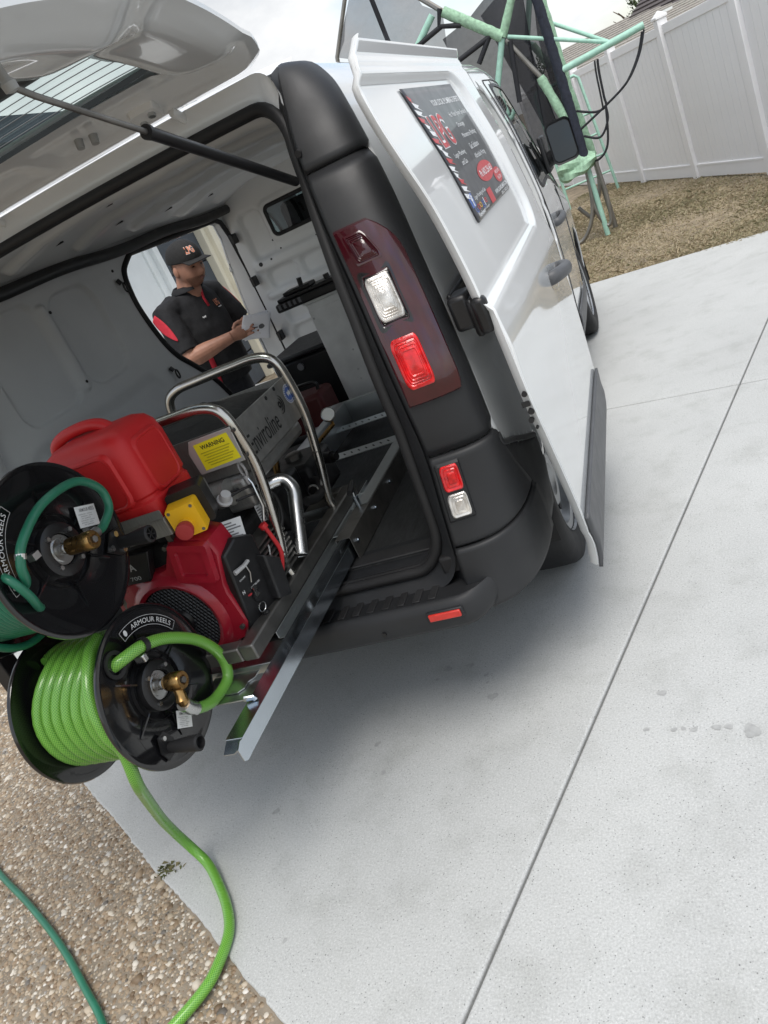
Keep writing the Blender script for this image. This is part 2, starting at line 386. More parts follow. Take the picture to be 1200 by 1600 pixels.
def text_mesh(body, size=1.0, bold=0.0, shear=0):
    key = (body, bold, shear)
    if key not in FONT_CACHE:
        cu = bpy.data.curves.new('t', 'FONT'); cu.body = body; cu.align_x = 'CENTER'; cu.align_y = 'CENTER'; cu.size = 1; cu.offset = bold; cu.shear = shear; cu.resolution_u = 3
        ob = bpy.data.objects.new('t', cu); COL.objects.link(ob)
        dg = bpy.context.evaluated_depsgraph_get(); me = bpy.data.meshes.new_from_object(ob.evaluated_get(dg))
        vs = np.array([tuple(v.co) for v in me.vertices]) if len(me.vertices) else np.zeros((0, 3)); fs = [tuple(p.vertices) for p in me.polygons]
        bpy.data.objects.remove(ob); bpy.data.curves.remove(cu); bpy.data.meshes.remove(me)
        FONT_CACHE[key] = (vs, fs)
    return FONT_CACHE[key]
def lettering(mb, body, fn, cx, cy, w=None, h=None, t=.0012, bold=0.0, shear=0, warp=None, rot=0):
    """print flat characters on a plane fn(a,b,t), fitted to w and/or h"""
    vs, fs = text_mesh(body, 1, bold, shear)
    if not len(vs): return
    lo = vs.min(0); hi = vs.max(0); c = (lo+hi)/2; ex = hi-lo
    sx = w/ex[0] if w else None; sy = h/ex[1] if h else None
    if sx is None: sx = sy
    if sy is None: sy = sx
    out = []
    for q in vs:
        a = (q[0]-c[0])*sx; b = (q[1]-c[1])*sy
        if rot: a, b = a*math.cos(rot)-b*math.sin(rot), a*math.sin(rot)+b*math.cos(rot)
        a += cx; b += cy
        if warp: a, b = warp(a, b)
        out.append(fn(a, b, t))
    mb.add(out, fs)

# ================================================================== SETTING
E1 = np.array([.9563, -.2924]); E2 = np.array([.2924, .9563]); O2 = np.array([1.652, 2.22])
AG0 = np.array([-2.603, 1.042]); AGD = np.array([2.829, -1.930]); AGD /= np.linalg.norm(AGD); AGN = np.array([AGD[1], -AGD[0]])  # AGN points to the pebble side
if AGN @ (np.array([-1.5, -1.0])-AG0) < 0: AGN = -AGN
def clip(poly, p0, n):
    """keep the part with (q-p0).n <= 0"""
    out = []
    for i in range(len(poly)):
        a, b = np.array(poly[i]), np.array(poly[(i+1) % len(poly)]); da, db = (a-p0) @ n, (b-p0) @ n
        if da <= 0: out.append(tuple(a))
        if da*db < 0: out.append(tuple(a+(b-a)*da/(da-db)))
    return out
def ab(a, b): return O2+a*E1+b*E2
sheet = MB(); sheet.add([(-300, -300, -.14), (300, -300, -.14), (300, 600, -.14), (-300, 600, -.14)], [(0, 1, 2, 3)])
tag(sheet.build('ground', 'soil'), kind='structure')
# driveway: bed and separate poured slabs
bed = MB(); bp = [tuple(ab(a, b)) for a, b in ((-9, -9), (6, -9), (6, 3.05), (-9, 3.05))]
bp = clip(bp, AG0, AGN)
bed.add([(x, y, -.022) for x, y in bp], [tuple(range(len(bp)))])
drive = tag(bed.build('driveway', 'joint', fix=True), 'pale grey concrete driveway of large poured slabs', kind='structure')
G = .004
for (a0, a1, b0, b1) in ((-4.3, 0, -9, 0), (0, 6, -9, 0), (-4.3, 0, 0, 3.05), (0, 6, 0, 3.05), (-9, -4.3, -9, 0), (-9, -4.3, 0, 3.05)):
    pl = [tuple(ab(a, b)) for a, b in ((a0+G, b0+G), (a1-G, b0+G), (a1-G, b1-G), (a0+G, b1-G))]
    pl = clip(pl, AG0-AGN*.003, AGN)
    if len(pl) < 3: continue
    q_ = []                                   # the cut along the pebbles is hand-trowelled, not ruled
    for i in range(len(pl)):
        a_, b_ = np.array(pl[i]), np.array(pl[(i+1) % len(pl)]); q_.append(tuple(a_))
        if abs((a_-AG0) @ AGN+.003) < 1e-4 and abs((b_-AG0) @ AGN+.003) < 1e-4:
            ln = np.linalg.norm(b_-a_); kk = int(ln/.018)
            for j in range(1, kk): s_ = (a_+(b_-a_)*j/kk); w_ = (s_ @ AGD); q_.append(tuple(s_-AGN*(.006+.006*math.sin(w_*2.3)+.003*math.sin(w_*9.1)+rng.uniform(-.0022, .0022)+(.006 if rng.random() < .06 else 0))))
    pl = q_
    m = MB(); m.prism(pl, lambda a, b, t: (a, b, t), -.09, 0)
    m.build('slab', 'concrete', drive, smooth=False, fix=True, bevel=.007, bseg=3)
# worn, slightly crumbled edge of the slab next to the pebbles
# damp drip marks on the concrete
def blob(mb, x, y, r, z=.0012, n=22, el=1.0, rot=0):
    ph = rng.uniform(0, 6.28, 4); vs = []
    for k in range(n):
        a = 2*PI*k/n; rr = r*(1+.16*math.sin(2*a+ph[0])+.12*math.sin(3*a+ph[1])+.08*math.sin(5*a+ph[2])+.05*math.sin(9*a+ph[3]))
        px, py = rr*math.cos(a)*el, rr*math.sin(a)
        vs.append((x+px*math.cos(rot)-py*math.sin(rot), y+px*math.sin(rot)+py*math.cos(rot), z))
    mb.add(vs, [tuple(range(n))])
for x, y, r in ((.43, .351, .016), (.40, .30, .007), (.518, .345, .013), (.589, .276, .008), (.60, .235, .006), (.629, .16, .017), (.24, .013, .011), (-.06, -.231, .012), (1.383, -.14, .022),
                (1.33, -.115, .01), (1.30, -.112, .011), (1.243, -.109, .009), (1.215, -.10, .007), (1.19, -.10, .008), (1.117, -.085, .008), (1.167, .053, .012), (.164, -.678, .007), (.30, -.12, .010)):
    m = MB(); blob(m, x, y, r); m.build('drip_mark', 'stain', drive, smooth=False)
# exposed aggregate: binder sheet and half-buried pebbles
ag = MB(); pl = clip([(-9, -9), (9, -9), (9, 9), (-9, 9)], AG0-AGN*.04, -AGN)
ag.add([(x, y, -.0095) for x, y in pl], [tuple(range(len(pl)))])
path = tag(ag.build('aggregate_path', 'grout', fix=True), 'exposed pebble aggregate paving beside the driveway', kind='structure')
pv = []; pf = []
def pebbles(x0, x1, y0, y1, step, size):
    nx = int((x1-x0)/step); ny = int((y1-y0)/step)
    gx, gy = np.meshgrid(np.arange(nx), np.arange(ny)); X = x0+(gx.ravel()+rng.uniform(-.5, .5, nx*ny))*step; Y = y0+(gy.ravel()+rng.uniform(-.5, .5, nx*ny))*step
    d = (X-AG0[0])*AGN[0]+(Y-AG0[1])*AGN[1]; ok = d > -.006
    return X[ok], Y[ok], size*np.exp(rng.normal(0, .34, ok.sum()))
def add_pebbles(X, Y, Rr):
    n = len(X); seg = 7
    a = np.linspace(0, 2*PI, seg, endpoint=False)
    jit = 1+rng.uniform(-.22, .22, (n, seg)); el = rng.uniform(.62, 1, n); rot = rng.uniform(0, PI, n); hh = rng.uniform(.35, .75, n)*Rr
    ca = np.cos(a)[None, :]*jit*Rr[:, None]; sa = np.sin(a)[None, :]*jit*(Rr*el)[:, None]
    px = ca*np.cos(rot)[:, None]-sa*np.sin(rot)[:, None]; py = ca*np.sin(rot)[:, None]+sa*np.cos(rot)[:, None]
    rings = []
    for s_, h in ((1.0, 0.0), (.82, .62), (.42, .93)):
        rings.append(np.stack([X[:, None]+px*s_, Y[:, None]+py*s_, np.repeat(-.0115+(hh*h)[:, None], seg, 1)], -1))
    top = np.stack([X, Y, -.0115+hh], -1)[:, None, :]
    V = np.concatenate(rings+[top], 1); m = V.shape[1]
    F = []
    for k in range(seg):
        k2 = (k+1) % seg
        F.append((k, k2, seg+k2, seg+k)); F.append((seg+k, seg+k2, 2*seg+k2, 2*seg+k)); F.append((2*seg+k, 2*seg+k2, 3*seg, 3*seg))
    return V.reshape(-1, 3), np.array(F), n, m
# (tight field near the camera side, coarser further left)
parts = [pebbles(-1.75, .75, -1.35, .35, .0092, .0062), pebbles(-3.3, -1.75, -1.0, 1.75, .013, .0085), pebbles(-1.75, -.9, .35, .75, .011, .0075)]
X = np.concatenate([p[0] for p in parts]); Y = np.concatenate([p[1] for p in parts]); Rr = np.concatenate([p[2] for p in parts])
V, F, n, m = add_pebbles(X, Y, Rr)
quads = F[F[:, 2] != F[:, 3]]; tris = F[F[:, 2] == F[:, 3]][:, :3]
offs = (np.arange(n)*m)[:, None, None]
Q = (quads[None]+offs).reshape(-1, 4); T = (tris[None]+offs).reshape(-1, 3)
me = bpy.data.meshes.new('pebbles'); me.vertices.add(len(V)); me.vertices.foreach_set('co', V.ravel())
nl = Q.size+T.size; me.loops.add(nl); me.loops.foreach_set('vertex_index', np.concatenate([Q.ravel(), T.ravel()]).astype(np.int32))
me.polygons.add(len(Q)+len(T)); me.polygons.foreach_set('loop_start', np.concatenate([np.arange(len(Q))*4, Q.size+np.arange(len(T))*3]).astype(np.int32))
me.update(calc_edges=True); me.polygons.foreach_set('use_smooth', [True]*len(me.polygons)); me.materials.append(MAT['pebbles'])
po = bpy.data.objects.new('pebbles', me); COL.objects.link(po); po.parent = path; tag(po, kind='stuff')
# lawn: turf sheet and dry couch grass
lw = MB(); lp = [tuple(ab(a, b)) for a, b in ((-9, 3.06), (9, 3.06), (9, 22), (-9, 22))]
def lawn_z(x, y): return -.035+.012*math.sin(2.1*x+.7)*math.cos(1.7*y)+.01*math.sin(5*x+3*y)
lw.grid(lambda a, b: (lambda q: (q[0], q[1], lawn_z(*q)))(ab(a, b)), np.linspace(-9, 9, 60), np.linspace(3.055, 20, 60))
lawn = tag(lw.build('lawn', 'soil'), 'dry patchy lawn between driveway and fence', kind='structure')
def blades(n, a0, a1, b0, b1, hmin, hmax, w):
    a = rng.uniform(a0, a1, n); b = b0+(b1-b0)*rng.uniform(0, 1, n)**1.25; p = O2+a[:, None]*E1+b[:, None]*E2
    z = -.035+.012*np.sin(2.1*p[:, 0]+.7)*np.cos(1.7*p[:, 1])+.01*np.sin(5*p[:, 0]+3*p[:, 1])
    h = rng.uniform(hmin, hmax, n)*(.55+.45*np.clip(np.sin(p[:, 0]*2.3+1)*np.cos(p[:, 1]*1.9)+.6, 0, 1.4)); th = rng.uniform(0, 2*PI, n); ln = rng.uniform(.4, 1.9, n)*h
    d = np.stack([np.cos(th), np.sin(th)], -1); s_ = np.stack([-d[:, 1], d[:, 0]], -1)*w
    base = np.c_[p, z-.004]; v0 = base.copy(); v0[:, :2] -= s_; v1 = base.copy(); v1[:, :2] += s_
    mid = base.copy(); mid[:, :2] += d*ln[:, None]*.4+s_*.6; mid[:, 2] += h*.75; tip = base.copy(); tip[:, :2] += d*ln[:, None]; tip[:, 2] += h*rng.uniform(.55, 1.05, n)
    return np.stack([v0, v1, mid, tip], 1).reshape(-1, 3)
V = np.concatenate([blades(190000, -4.2, 3.2, 3.0, 9.8, .012, .036, .0017), blades(1200, -2, 3, 3.3, 9, .04, .07, .002)])
nb = len(V)//4; idx = np.arange(nb)[:, None]*4
T = np.concatenate([idx+np.array([[0, 1, 2]]), idx+np.array([[0, 2, 3]])], 1).reshape(-1, 3)
me = bpy.data.meshes.new('dry_grass'); me.vertices.add(len(V)); me.vertices.foreach_set('co', V.ravel()); me.loops.add(T.size); me.loops.foreach_set('vertex_index', T.ravel().astype(np.int32))
me.polygons.add(len(T)); me.polygons.foreach_set('loop_start', (np.arange(len(T))*3).astype(np.int32)); me.update(calc_edges=True); me.materials.append(MAT['grass_mix'])
go = bpy.data.objects.new('dry_grass', me); COL.objects.link(go); tag(go, 'dry brown grass blades covering the lawn', 'grass', kind='stuff')
# little weed in the joint between slab and pebbles
wv = MB()
for k in range(60):
    a = rng.uniform(0, 2*PI); h = rng.uniform(.008, .022); ln = rng.uniform(.008, .028); b = np.array([-.392+rng.normal(0, .018), -.425+rng.normal(0, .012), -.006])
    d = np.array([math.cos(a), math.sin(a), 0]); s_ = np.array([-d[1], d[0], 0])*.0008
    wv.add([b-s_, b+s_, b+d*ln*.5+np.array([0, 0, h])+s_*.5, b+d*ln+np.array([0, 0, h*.7])], [(0, 1, 2), (0, 2, 3)])
tag(wv.build('weed', 'weed_green', smooth=False), 'tiny weed tuft in the joint between pebbles and slab', 'weed')

# ------------------------------------------------------------------ vinyl fence
fd = np.array([-.3363, .9417]); f0 = np.array([2.1, 9.46]); FP = 1.80; FH = 1.80
fence = thing('vinyl_fence', (2.1, 9.46, -.03), 'tall white vinyl privacy fence with grooved boards behind the lawn', 'fence')
fa = math.atan2(fd[1], fd[0])
def fpt(s, off=0): return f0+fd*s+off*np.array([-fd[1], fd[0]])
pm = MB(); pm.box((-.06, -.06, 0), (.06, .06, FH+.07)); post0 = pm.build('post', 'vinyl', None, bevel=.006)
cm = MB(); cm.box((-.072, -.072, FH+.07), (.072, .072, FH+.10)); cm.add([(-.066, -.066, FH+.10), (.066, -.066, FH+.10), (.066, .066, FH+.10), (-.066, .066, FH+.10), (0, 0, FH+.16)], [(0, 1, 4), (1, 2, 4), (2, 3, 4), (3, 0, 4)])
cap0 = cm.build('post_cap', 'vinyl', None, bevel=.004)
npl = 11; pw = (FP-.12)/npl
km = MB(); km.prism([(-pw/2+.004, -.010), (-pw/2+.009, -.016), (pw/2-.009, -.016), (pw/2-.004, -.010), (pw/2-.004, .010), (-pw/2+.004, .010)], lambda a, b, t: (a, b, t), .17, FH-.06); plank0 = km.build('board', 'vinyl', None, smooth=False, fix=True)
bk = MB(); bk.box((-FP/2+.06, -.004, .16), (FP/2-.06, .004, FH-.05)); core0 = bk.build('board_core', 'vinyl', None, smooth=False)
rm = MB(); rm.box((-FP/2+.06, -.022, .02), (FP/2-.06, .022, .17)); rail0 = rm.build('bottom_rail', 'vinyl', None, bevel=.004)
rl = MB(); rl.box((-FP/2+.06, -.026, .155), (FP/2-.06, .026, .178)); lip0 = rl.build('rail_lip', 'vinyl', None, bevel=.003)
rt = MB(); rt.box((-FP/2+.06, -.022, FH-.10), (FP/2-.06, .022, FH+.0)); top0 = rt.build('top_rail', 'vinyl', None, bevel=.004)
first = {}
def put(proto, parent, s):
    o = proto if proto.name not in first else proto.copy()
    if proto.name not in first: first[proto.name] = 1
    else: COL.objects.link(o)
    o.parent = parent; q = fpt(s)-f0; o.location = (q[0], q[1], 0); o.rotation_euler = (0, 0, fa); return o
for k in range(-4, 5):
    p_ = put(post0, fence, k*FP); c_ = put(cap0, fence, k*FP)
    if k < 4:
        mid = (k+.5)*FP
        put(core0, fence, mid); put(rail0, fence, mid); put(lip0, fence, mid); put(top0, fence, mid)
        for j in range(npl): put(plank0, fence, k*FP+.06+pw*(j+.5))

# ------------------------------------------------------------------ houses behind
PF = {
    'sleeve': [(0.02, 8.0, 2.82), (0.52, 8.0, 2.33)],
    'up': [(0.52, 8.0, 2.33), (0.77, 8.0, 2.67)],
    'down': [(0.51, 8.0, 2.32), (0.35, 8.0, 2.01), (0.2, 8.0, 1.72)],
    'brace': [(0.54, 8.0, 2.29), (0.77, 8.0, 1.8)],
    'brace_foam': [(0.76, 8.0, 1.81), (0.81, 8.0, 1.6), (0.88, 8.0, 1.3)],
    'stay1': [(0.57, 8.0, 2.31), (1.51, 8.0, 1.82)],
    'stay2': [(0.99, 8.6, 2.28), (1.51, 8.0, 1.82)],
    'arm': [(0.96, 8.0, 1.77), (1.87, 8.0, 1.82)],
    'main': [(0.95, 8.0, 2.59), (0.96, 8.0, 2.31), (0.96, 8.0, 1.77), (0.95, 8.0, 0.85)],
    'second': [(0.98, 8.3, 2.59), (0.99, 8.3, 2.17), (0.99, 8.3, 1.57), (1.03, 8.3, 0.88)],
    'back1': [(0.87, 8.8, 2.68), (0.68, 8.8, 2.23)],
    'back2': [(0.73, 8.8, 2.17), (0.84, 8.8, 1.88)],
    'left': [(-0.1, 8.0, 2.84), (-0.38, 8.0, 2.64), (-0.51, 8.0, 2.53)],
    'thin': [(-1.03, 8.6, 3.57), (-1.42, 8.6, 3.02)],
    'pad': [(0.63, 8.0, 0.82), (0.87, 8.0, 0.81), (1.07, 8.0, 0.85)],
    'hoop1': [(0.93, 8.0, 0.79), (0.91, 8.0, 0.49), (0.84, 8.0, 0.22), (0.7, 8.0, 0.03), (0.56, 8.0, -0.06)],
    'hoop2': [(0.94, 8.0, 0.75), (0.9, 8.0, 0.36), (0.94, 8.0, 0.13), (0.99, 8.0, 0.07), (1.04, 8.0, 0.15), (1.06, 8.0, 0.43), (1.05, 8.0, 0.77)],
    'hoop3': [(1.05, 8.0, 0.76), (0.99, 8.0, 0.45), (0.84, 8.0, 0.2), (0.77, 8.0, 0.25), (0.71, 8.0, 0.35)],
    'cord1': [(1.84, 8.0, 1.77), (1.75, 8.0, 1.59), (1.62, 8.0, 1.43), (1.51, 8.0, 1.35), (1.3, 8.0, 1.26), (0.98, 8.0, 1.14)],
    'cord2': [(1.36, 8.0, 1.72), (1.34, 8.0, 1.6), (1.32, 8.0, 1.36), (1.31, 8.0, 1.26), (1.19, 8.0, 1.25), (1.01, 8.0, 1.34)],
    'cord3': [(1.31, 8.0, 1.26), (1.29, 8.0, 1.12), (1.17, 8.0, 0.99), (1.01, 8.0, 1.07)],
    'cord4': [(1.31, 8.0, 1.25), (1.22, 8.0, 0.89), (1.08, 8.0, 0.78), (0.97, 8.0, 0.85)],
    'ladder': [(0.33, 11.6, 1.69), (0.96, 11.6, 1.71), (1.0, 11.6, 1.66), (1.09, 11.6, 0.11)],
    'rung1': [(0.99, 11.6, 0.84), (0.74, 11.6, 0.82)],
    'rung2': [(1.03, 11.6, 0.54), (0.78, 11.6, 0.53)],
    'rung3': [(1.06, 11.6, 0.27), (0.74, 11.6, 0.27)],
    'strap1': [(-0.77, 8.55, 3.38), (-0.76, 8.55, 2.85)],
    'strap2': [(0.0, 8.0, 2.86), (-0.07, 8.0, 2.71), (0.15, 8.0, 2.62)],
    'strap3': [(-0.05, 8.0, 2.7), (-0.47, 8.0, 2.62)],
    'strap4': [(0.4, 8.0, 2.39), (-0.01, 8.0, 2.32)],
    'strap5': [(0.38, 8.0, 2.38), (0.2, 8.0, 2.2)],
    'strap6': [(0.58, 8.0, 2.26), (0.48, 8.0, 1.67)],
    'net_thin': [(-0.97, 8.5, 3.52), (-1.09, 8.5, 3.36), (-1.22, 8.5, 3.11), (-1.37, 8.5, 2.99), (-0.22, 8.5, 2.32), (-0.06, 8.5, 2.87), (-0.25, 8.5, 3.04), (-0.3, 8.5, 3.2)],
    'net_black': [(-0.12, 8.2, 2.61), (0.24, 8.2, 2.66), (0.51, 8.2, 2.79), (0.83, 8.2, 2.65), (0.74, 8.2, 2.22), (0.73, 8.2, 1.76), (0.78, 8.2, 1.02), (0.58, 8.2, 0.97), (0.31, 8.2, 1.52), (-0.06, 8.2, 2.18)],
}
ROOFS = {
    'light': [(-1.28, 30.0, 2.68), (0.04, 30.0, 2.9), (2.36, 30.0, 2.72), (1.69, 30.0, 2.41), (0.4, 30.0, 1.96)],
    'dark': [(1.69, 30.0, 2.41), (3.73, 30.0, 2.91), (5.19, 30.0, 2.22), (3.71, 30.0, 1.87), (2.14, 30.0, 1.89)],
    'tree': [(2.82, 45.0, 3.56), (2.23, 45.0, 3.48), (3.32, 45.0, 3.49)],
    'tree2': [(-1.6, 40.0, 3.39)],
}
def scale_from(p, k, c=(1.494, -1.789, 1.581)):
    return tuple(c[i]+(p[i]-c[i])*k for i in range(3))
def roof_plane(mb, a, b, c, d, rows, step):
    """courses of overlapping tiles: a-b lower edge, d-c upper edge"""
    a, b, c, d = map(lambda q: np.array(q, float), (a, b, c, d)); nrm = np.cross(b-a, d-a); nrm /= np.linalg.norm(nrm)
    if nrm[2] < 0: nrm = -nrm
    for r in range(rows):
        t0, t1 = r/rows, (r+1)/rows
        l0, r0, l1, r1 = a+(d-a)*t0, b+(c-b)*t0, a+(d-a)*t1, b+(c-b)*t1
        mb.add([l0+nrm*step, r0+nrm*step, r1, l1, l0, r0], [(0, 1, 2, 3), (4, 5, 1, 0)])
nh = thing('neighbour_house', (1.5, 33, -.1), 'low house with pale tiled hip roof showing above the fence', 'house')
m = MB(); m.box((-1.0, 30.2, -.1), (6.5, 40, 2.0)); m.build('wall', 'house_cream', nh, smooth=False)
m = MB(); roof_plane(m, (-1.6, 29.9, 1.95), (7.0, 29.9, 1.95), (2.46, 33.8, 2.94), (.05, 33.8, 2.94), 13, .05)
roof_plane(m, (-1.6, 40, 1.95), (-1.6, 29.9, 1.95), (.05, 33.8, 2.94), (.05, 36, 2.94), 13, .05)
m.build('roof', 'roof_tile', nh, smooth=False)
m = MB(); m.box((-1.65, 29.8, 1.86), (7, 29.95, 1.97)); m.build('gutter', 'house_white', nh, smooth=False)
nd = thing('far_house', (5.5, 36, -.1), 'house with dark brown tiled roof beyond the fence', 'house')
m = MB(); m.box((3.2, 33.5, -.1), (12, 40, 2.2)); m.build('wall', 'house_cream', nd, smooth=False)
m = MB(); roof_plane(m, (1.75, 32.4, 2.30), (12, 32.4, 2.30), (12, 37, 5.0), (5.2, 37, 5.0), 20, .06); m.build('roof', 'roof_dark', nd, smooth=False)
m = MB(); m.box((3.4, 31.9, 2.30), (3.8, 32.2, 2.55)); m.build('vent', 'house_white', nd, smooth=False)

def tree(name, loc, h, rad, label, nleaf=900):
    t = thing(name, loc, label, 'tree')
    x, y, z = loc; m = MB()
    m.tube([(x, y, z), (x+.1, y, z+h*.4), (x-.05, y+.1, z+h*.7)], [.16, .12, .06], 8)
    for k in range(6):
        a = rng.uniform(0, 6.28); m.tube([(x, y, z+h*(.4+.05*k)), (x+math.cos(a)*rad*.5, y+math.sin(a)*rad*.5, z+h*(.62+.05*k)), (x+math.cos(a)*rad*.85, y+math.sin(a)*rad*.85, z+h*(.7+.05*k))], [.05, .035, .015], 6)
    m.build('trunk', 'bark', t)
    c = MB(); cl = [(x+rng.normal(0, rad*.45), y+rng.normal(0, rad*.45), z+h*.78+rng.normal(0, h*.11), rng.uniform(.25, .5)*rad) for _ in range(14)]
    for k in range(nleaf):
        q = cl[rng.integers(len(cl))]; d = rng.normal(0, 1, 3); d /= np.linalg.norm(d); p_ = np.array(q[:3])+d*q[3]*rng.uniform(.3, 1.1)
        a = rng.normal(0, 1, 3); a /= np.linalg.norm(a); b = np.cross(a, d); b /= np.linalg.norm(b)+1e-9; s_ = rng.uniform(.05, .11)
        c.add([p_-a*s_, p_+b*s_*.5, p_+a*s_, p_-b*s_*.5], [(0, 1, 2, 3)])
    c.build('crown', 'leaf', t, smooth=False)
tree('tree', (2.85, 44, -.1), 4.15, 1.0, 'dark bushy treetop behind the neighbouring roofs near the dark roof')
tree('tree', (-1.5, 40, -.1), 3.7, .6, 'small treetop left of the pale tiled roof behind the net', 500)

# house on the left of the van, seen through the side door
hs = thing('side_house', (-3.6, 6, -.05), 'white house wall with slate roller door and cream trim beyond the van', 'house')
m = MB(); m.box((-3.9, 1.0, -.1), (-3.6, 6.36, 3.2)); m.box((-3.9, 8.65, -.1), (-3.6, 15, 3.2)); m.box((-3.9, 6.36, 2.45), (-3.602, 8.65, 3.2)); m.build('wall', 'house_white', hs, smooth=False)
m = MB(); m.box((-3.60, 6.27, -.05), (-3.54, 6.37, 2.55)); m.box((-3.6, 6.12, -.05), (-3.57, 6.18, 2.55)); m.build('door_frame', 'house_white', hs, bevel=.006)
m = MB(); m.box((-3.68, 7.50, -.05), (-3.56, 7.60, 2.6)); m.box((-3.68, 7.60, -.05), (-3.50, 8.0, 2.6)); m.build('column', 'house_cream', hs, bevel=.01)
m = MB(); m.box((-3.62, 8.01, -.05), (-3.46, 9.4, 2.6)); m.build('pier', 'house_white', hs, bevel=.01)
m = MB(); m.box((-3.80, 6.3, -.1), (-3.73, 8.7, 2.5)); m.build('gap_light_block', 'house_slate', hs)  # sheet added behind the door panels to block light through their gaps
for k in range(6):
    m = MB(); m.box((-3.72, 6.37, -.03+k*.41), (-3.66, 7.50, -.03+k*.41+.395)); m.build('door_panel', 'house_slate', hs, bevel=.012)
m = MB(); m.box((-3.95, .6, 3.05), (-3.0, 15.4, 3.25)); m.build('soffit', 'house_slate', hs, smooth=False)

# ------------------------------------------------------------------ pole frame with netting on the lawn
pfm = thing('play_frame', (.96, 8, -.04), 'mint green padded pole frame with black netting behind the van', 'play frame')
def pole(key, r, mat, name='pole', n=1, parent=pfm, extra=None, rough=0):
    pts = PF[key] if extra is None else extra
    m = MB()
    if n > 1: pts = catmull(pts, n)
    if rough:
        q = []; rr = []
        for i in range(len(pts)-1):
            a, b = np.array(pts[i]), np.array(pts[i+1]); kk = max(2, int(np.linalg.norm(b-a)/.05))
            for j in range(kk): q.append(a+(b-a)*j/kk); rr.append(r*(1+rng.uniform(-rough, rough)))
        q.append(np.array(pts[-1])); rr.append(r); m.tube(q, rr, 12)
    else: m.tube(pts, r, 10)
    return m.build(name, mat, parent, ang=60)
pole('sleeve', 0.057, 'mint_foam', 'foam_sleeve', rough=.07)
pole('up', 0.043, 'mint_foam', 'foam_sleeve', rough=.1, extra=[(.52, 8, 2.33), (.98, 8, 2.98)])
pole('down', 0.034, 'mint', extra=[(.51, 8, 2.32), (.30, 8.0, 1.90), (.0, 8.05, .9), (-.2, 8.1, -.05)])
pole('brace', 0.026, 'steel_tube'); pole('brace_foam', 0.048, 'mint_foam', 'foam_sleeve', rough=.12)
pole('stay1', 0.021, 'mint'); pole('stay2', 0.021, 'mint'); pole('arm', 0.037, 'mint', 'arm')
pole('main', 0.054, 'navy_foam', 'foam_sleeve', rough=.06, extra=[(.955, 8, 3.1), (.96, 8, 2.31), (.96, 8, 1.77), (.95, 8, .85)])
m = MB(); m.tube([(.955, 8, 3.4), (.95, 8, -.03)], .03, 10); m.build('post', 'mint', pfm)
pole('second', 0.045, 'mint_foam', 'foam_sleeve', rough=.1, extra=[(.98, 8.3, 3.1), (.99, 8.3, 2.17), (.99, 8.3, 1.57), (1.03, 8.3, .82)])
m = MB(); m.tube([(1.03, 8.3, .9), (1.04, 8.3, -.03)], .03, 10); m.build('post', 'steel_tube', pfm)
pole('back1', 0.034, 'mint', extra=[(1.05, 8.8, 3.1), (.68, 8.8, 2.23), (.73, 8.8, 2.17)]); pole('back2', 0.041, 'mint_foam', 'foam_sleeve', rough=.08)
pole('left', 0.037, 'mint', extra=[(-.1, 8, 2.84), (-.51, 8, 2.53), (-1.6, 8, 1.7), (-2.1, 8.1, -.04)]); pole('thin', 0.025, 'steel_tube', extra=[(-1.03, 8.6, 3.57), (-1.42, 8.6, 3.02), (-1.7, 8.6, 2.0), (-1.9, 8.6, -.04)])
m = MB(); m.tube([(.02, 8, 2.82), (-.3, 8.2, 3.2), (-.97, 8.5, 3.6)], .03, 8); m.build('pole', 'steel_tube', pfm)
for k in ('hoop1', 'hoop2', 'hoop3'):
    pole(k, .023, 'steel_tube', 'leg_loop', 6, extra=[(x, y+(.25 if k == 'hoop3' else 0), max(z, -.01)) for x, y, z in PF[k]])
for k in ('cord1', 'cord2', 'cord3', 'cord4'):
    pole(k, .013, 'cord', 'elastic_cord', 6)
pole('cord1', 0.010, 'cord', 'elastic_cord', 6, extra=[(x+.02, y-.02, z+.01) for x, y, z in PF['cord1'][:4]])
pole('cord2', 0.010, 'cord', 'elastic_cord', 6, extra=[(x-.03, y-.02, z) for x, y, z in PF['cord2'][:4]])
for k in range(1, 7): pole('strap%d' % k, .028, 'cord', 'strap', extra=[(x, y-.02, z) for x, y, z in PF['strap%d' % k]])
# crumpled foam pad at the foot of the posts
m = MB(); U = np.linspace(0, 1, 18); Vv = np.linspace(0, 2*PI, 15)
def padf(u, v):
    c = catmull(PF['pad'], 9)[min(18, int(u*18))]; r = .09*(1+.35*math.sin(3*v+5*u)+.2*math.sin(11*u))*math.sin(PI*min(1, max(0, .06+.88*u)))**.3
    return (c[0], c[1]+r*1.2*math.cos(v), c[2]-.02+r*math.sin(v))
m.grid(padf, U, Vv); m.build('foam_pad', 'mint_foam', pfm, ang=25)
def net(poly, mat, name, amp):
    bm = bmesh.new(); vs = [bm.verts.new(np.array(p)-np.array((.96, 8, -.04))) for p in poly]; bm.faces.new(vs); bmesh.ops.triangulate(bm, faces=bm.faces)
    for _ in range(4): bmesh.ops.subdivide_edges(bm, edges=bm.edges, cuts=1, use_grid_fill=True)
    for v in bm.verts: v.co.y += amp*(math.sin(5*v.co.x+3*v.co.z)+.6*math.sin(11*v.co.x-7*v.co.z))
    me = bpy.data.meshes.new(name); bm.to_mesh(me); bm.free(); me.materials.append(MAT[mat]); o = bpy.data.objects.new(name, me); COL.objects.link(o); o.parent = pfm
    me.polygons.foreach_set('use_smooth', [True]*len(me.polygons))
net(PF['net_thin'], 'net_thin', 'net', .04); net(PF['net_black'], 'net_black', 'net', .035)
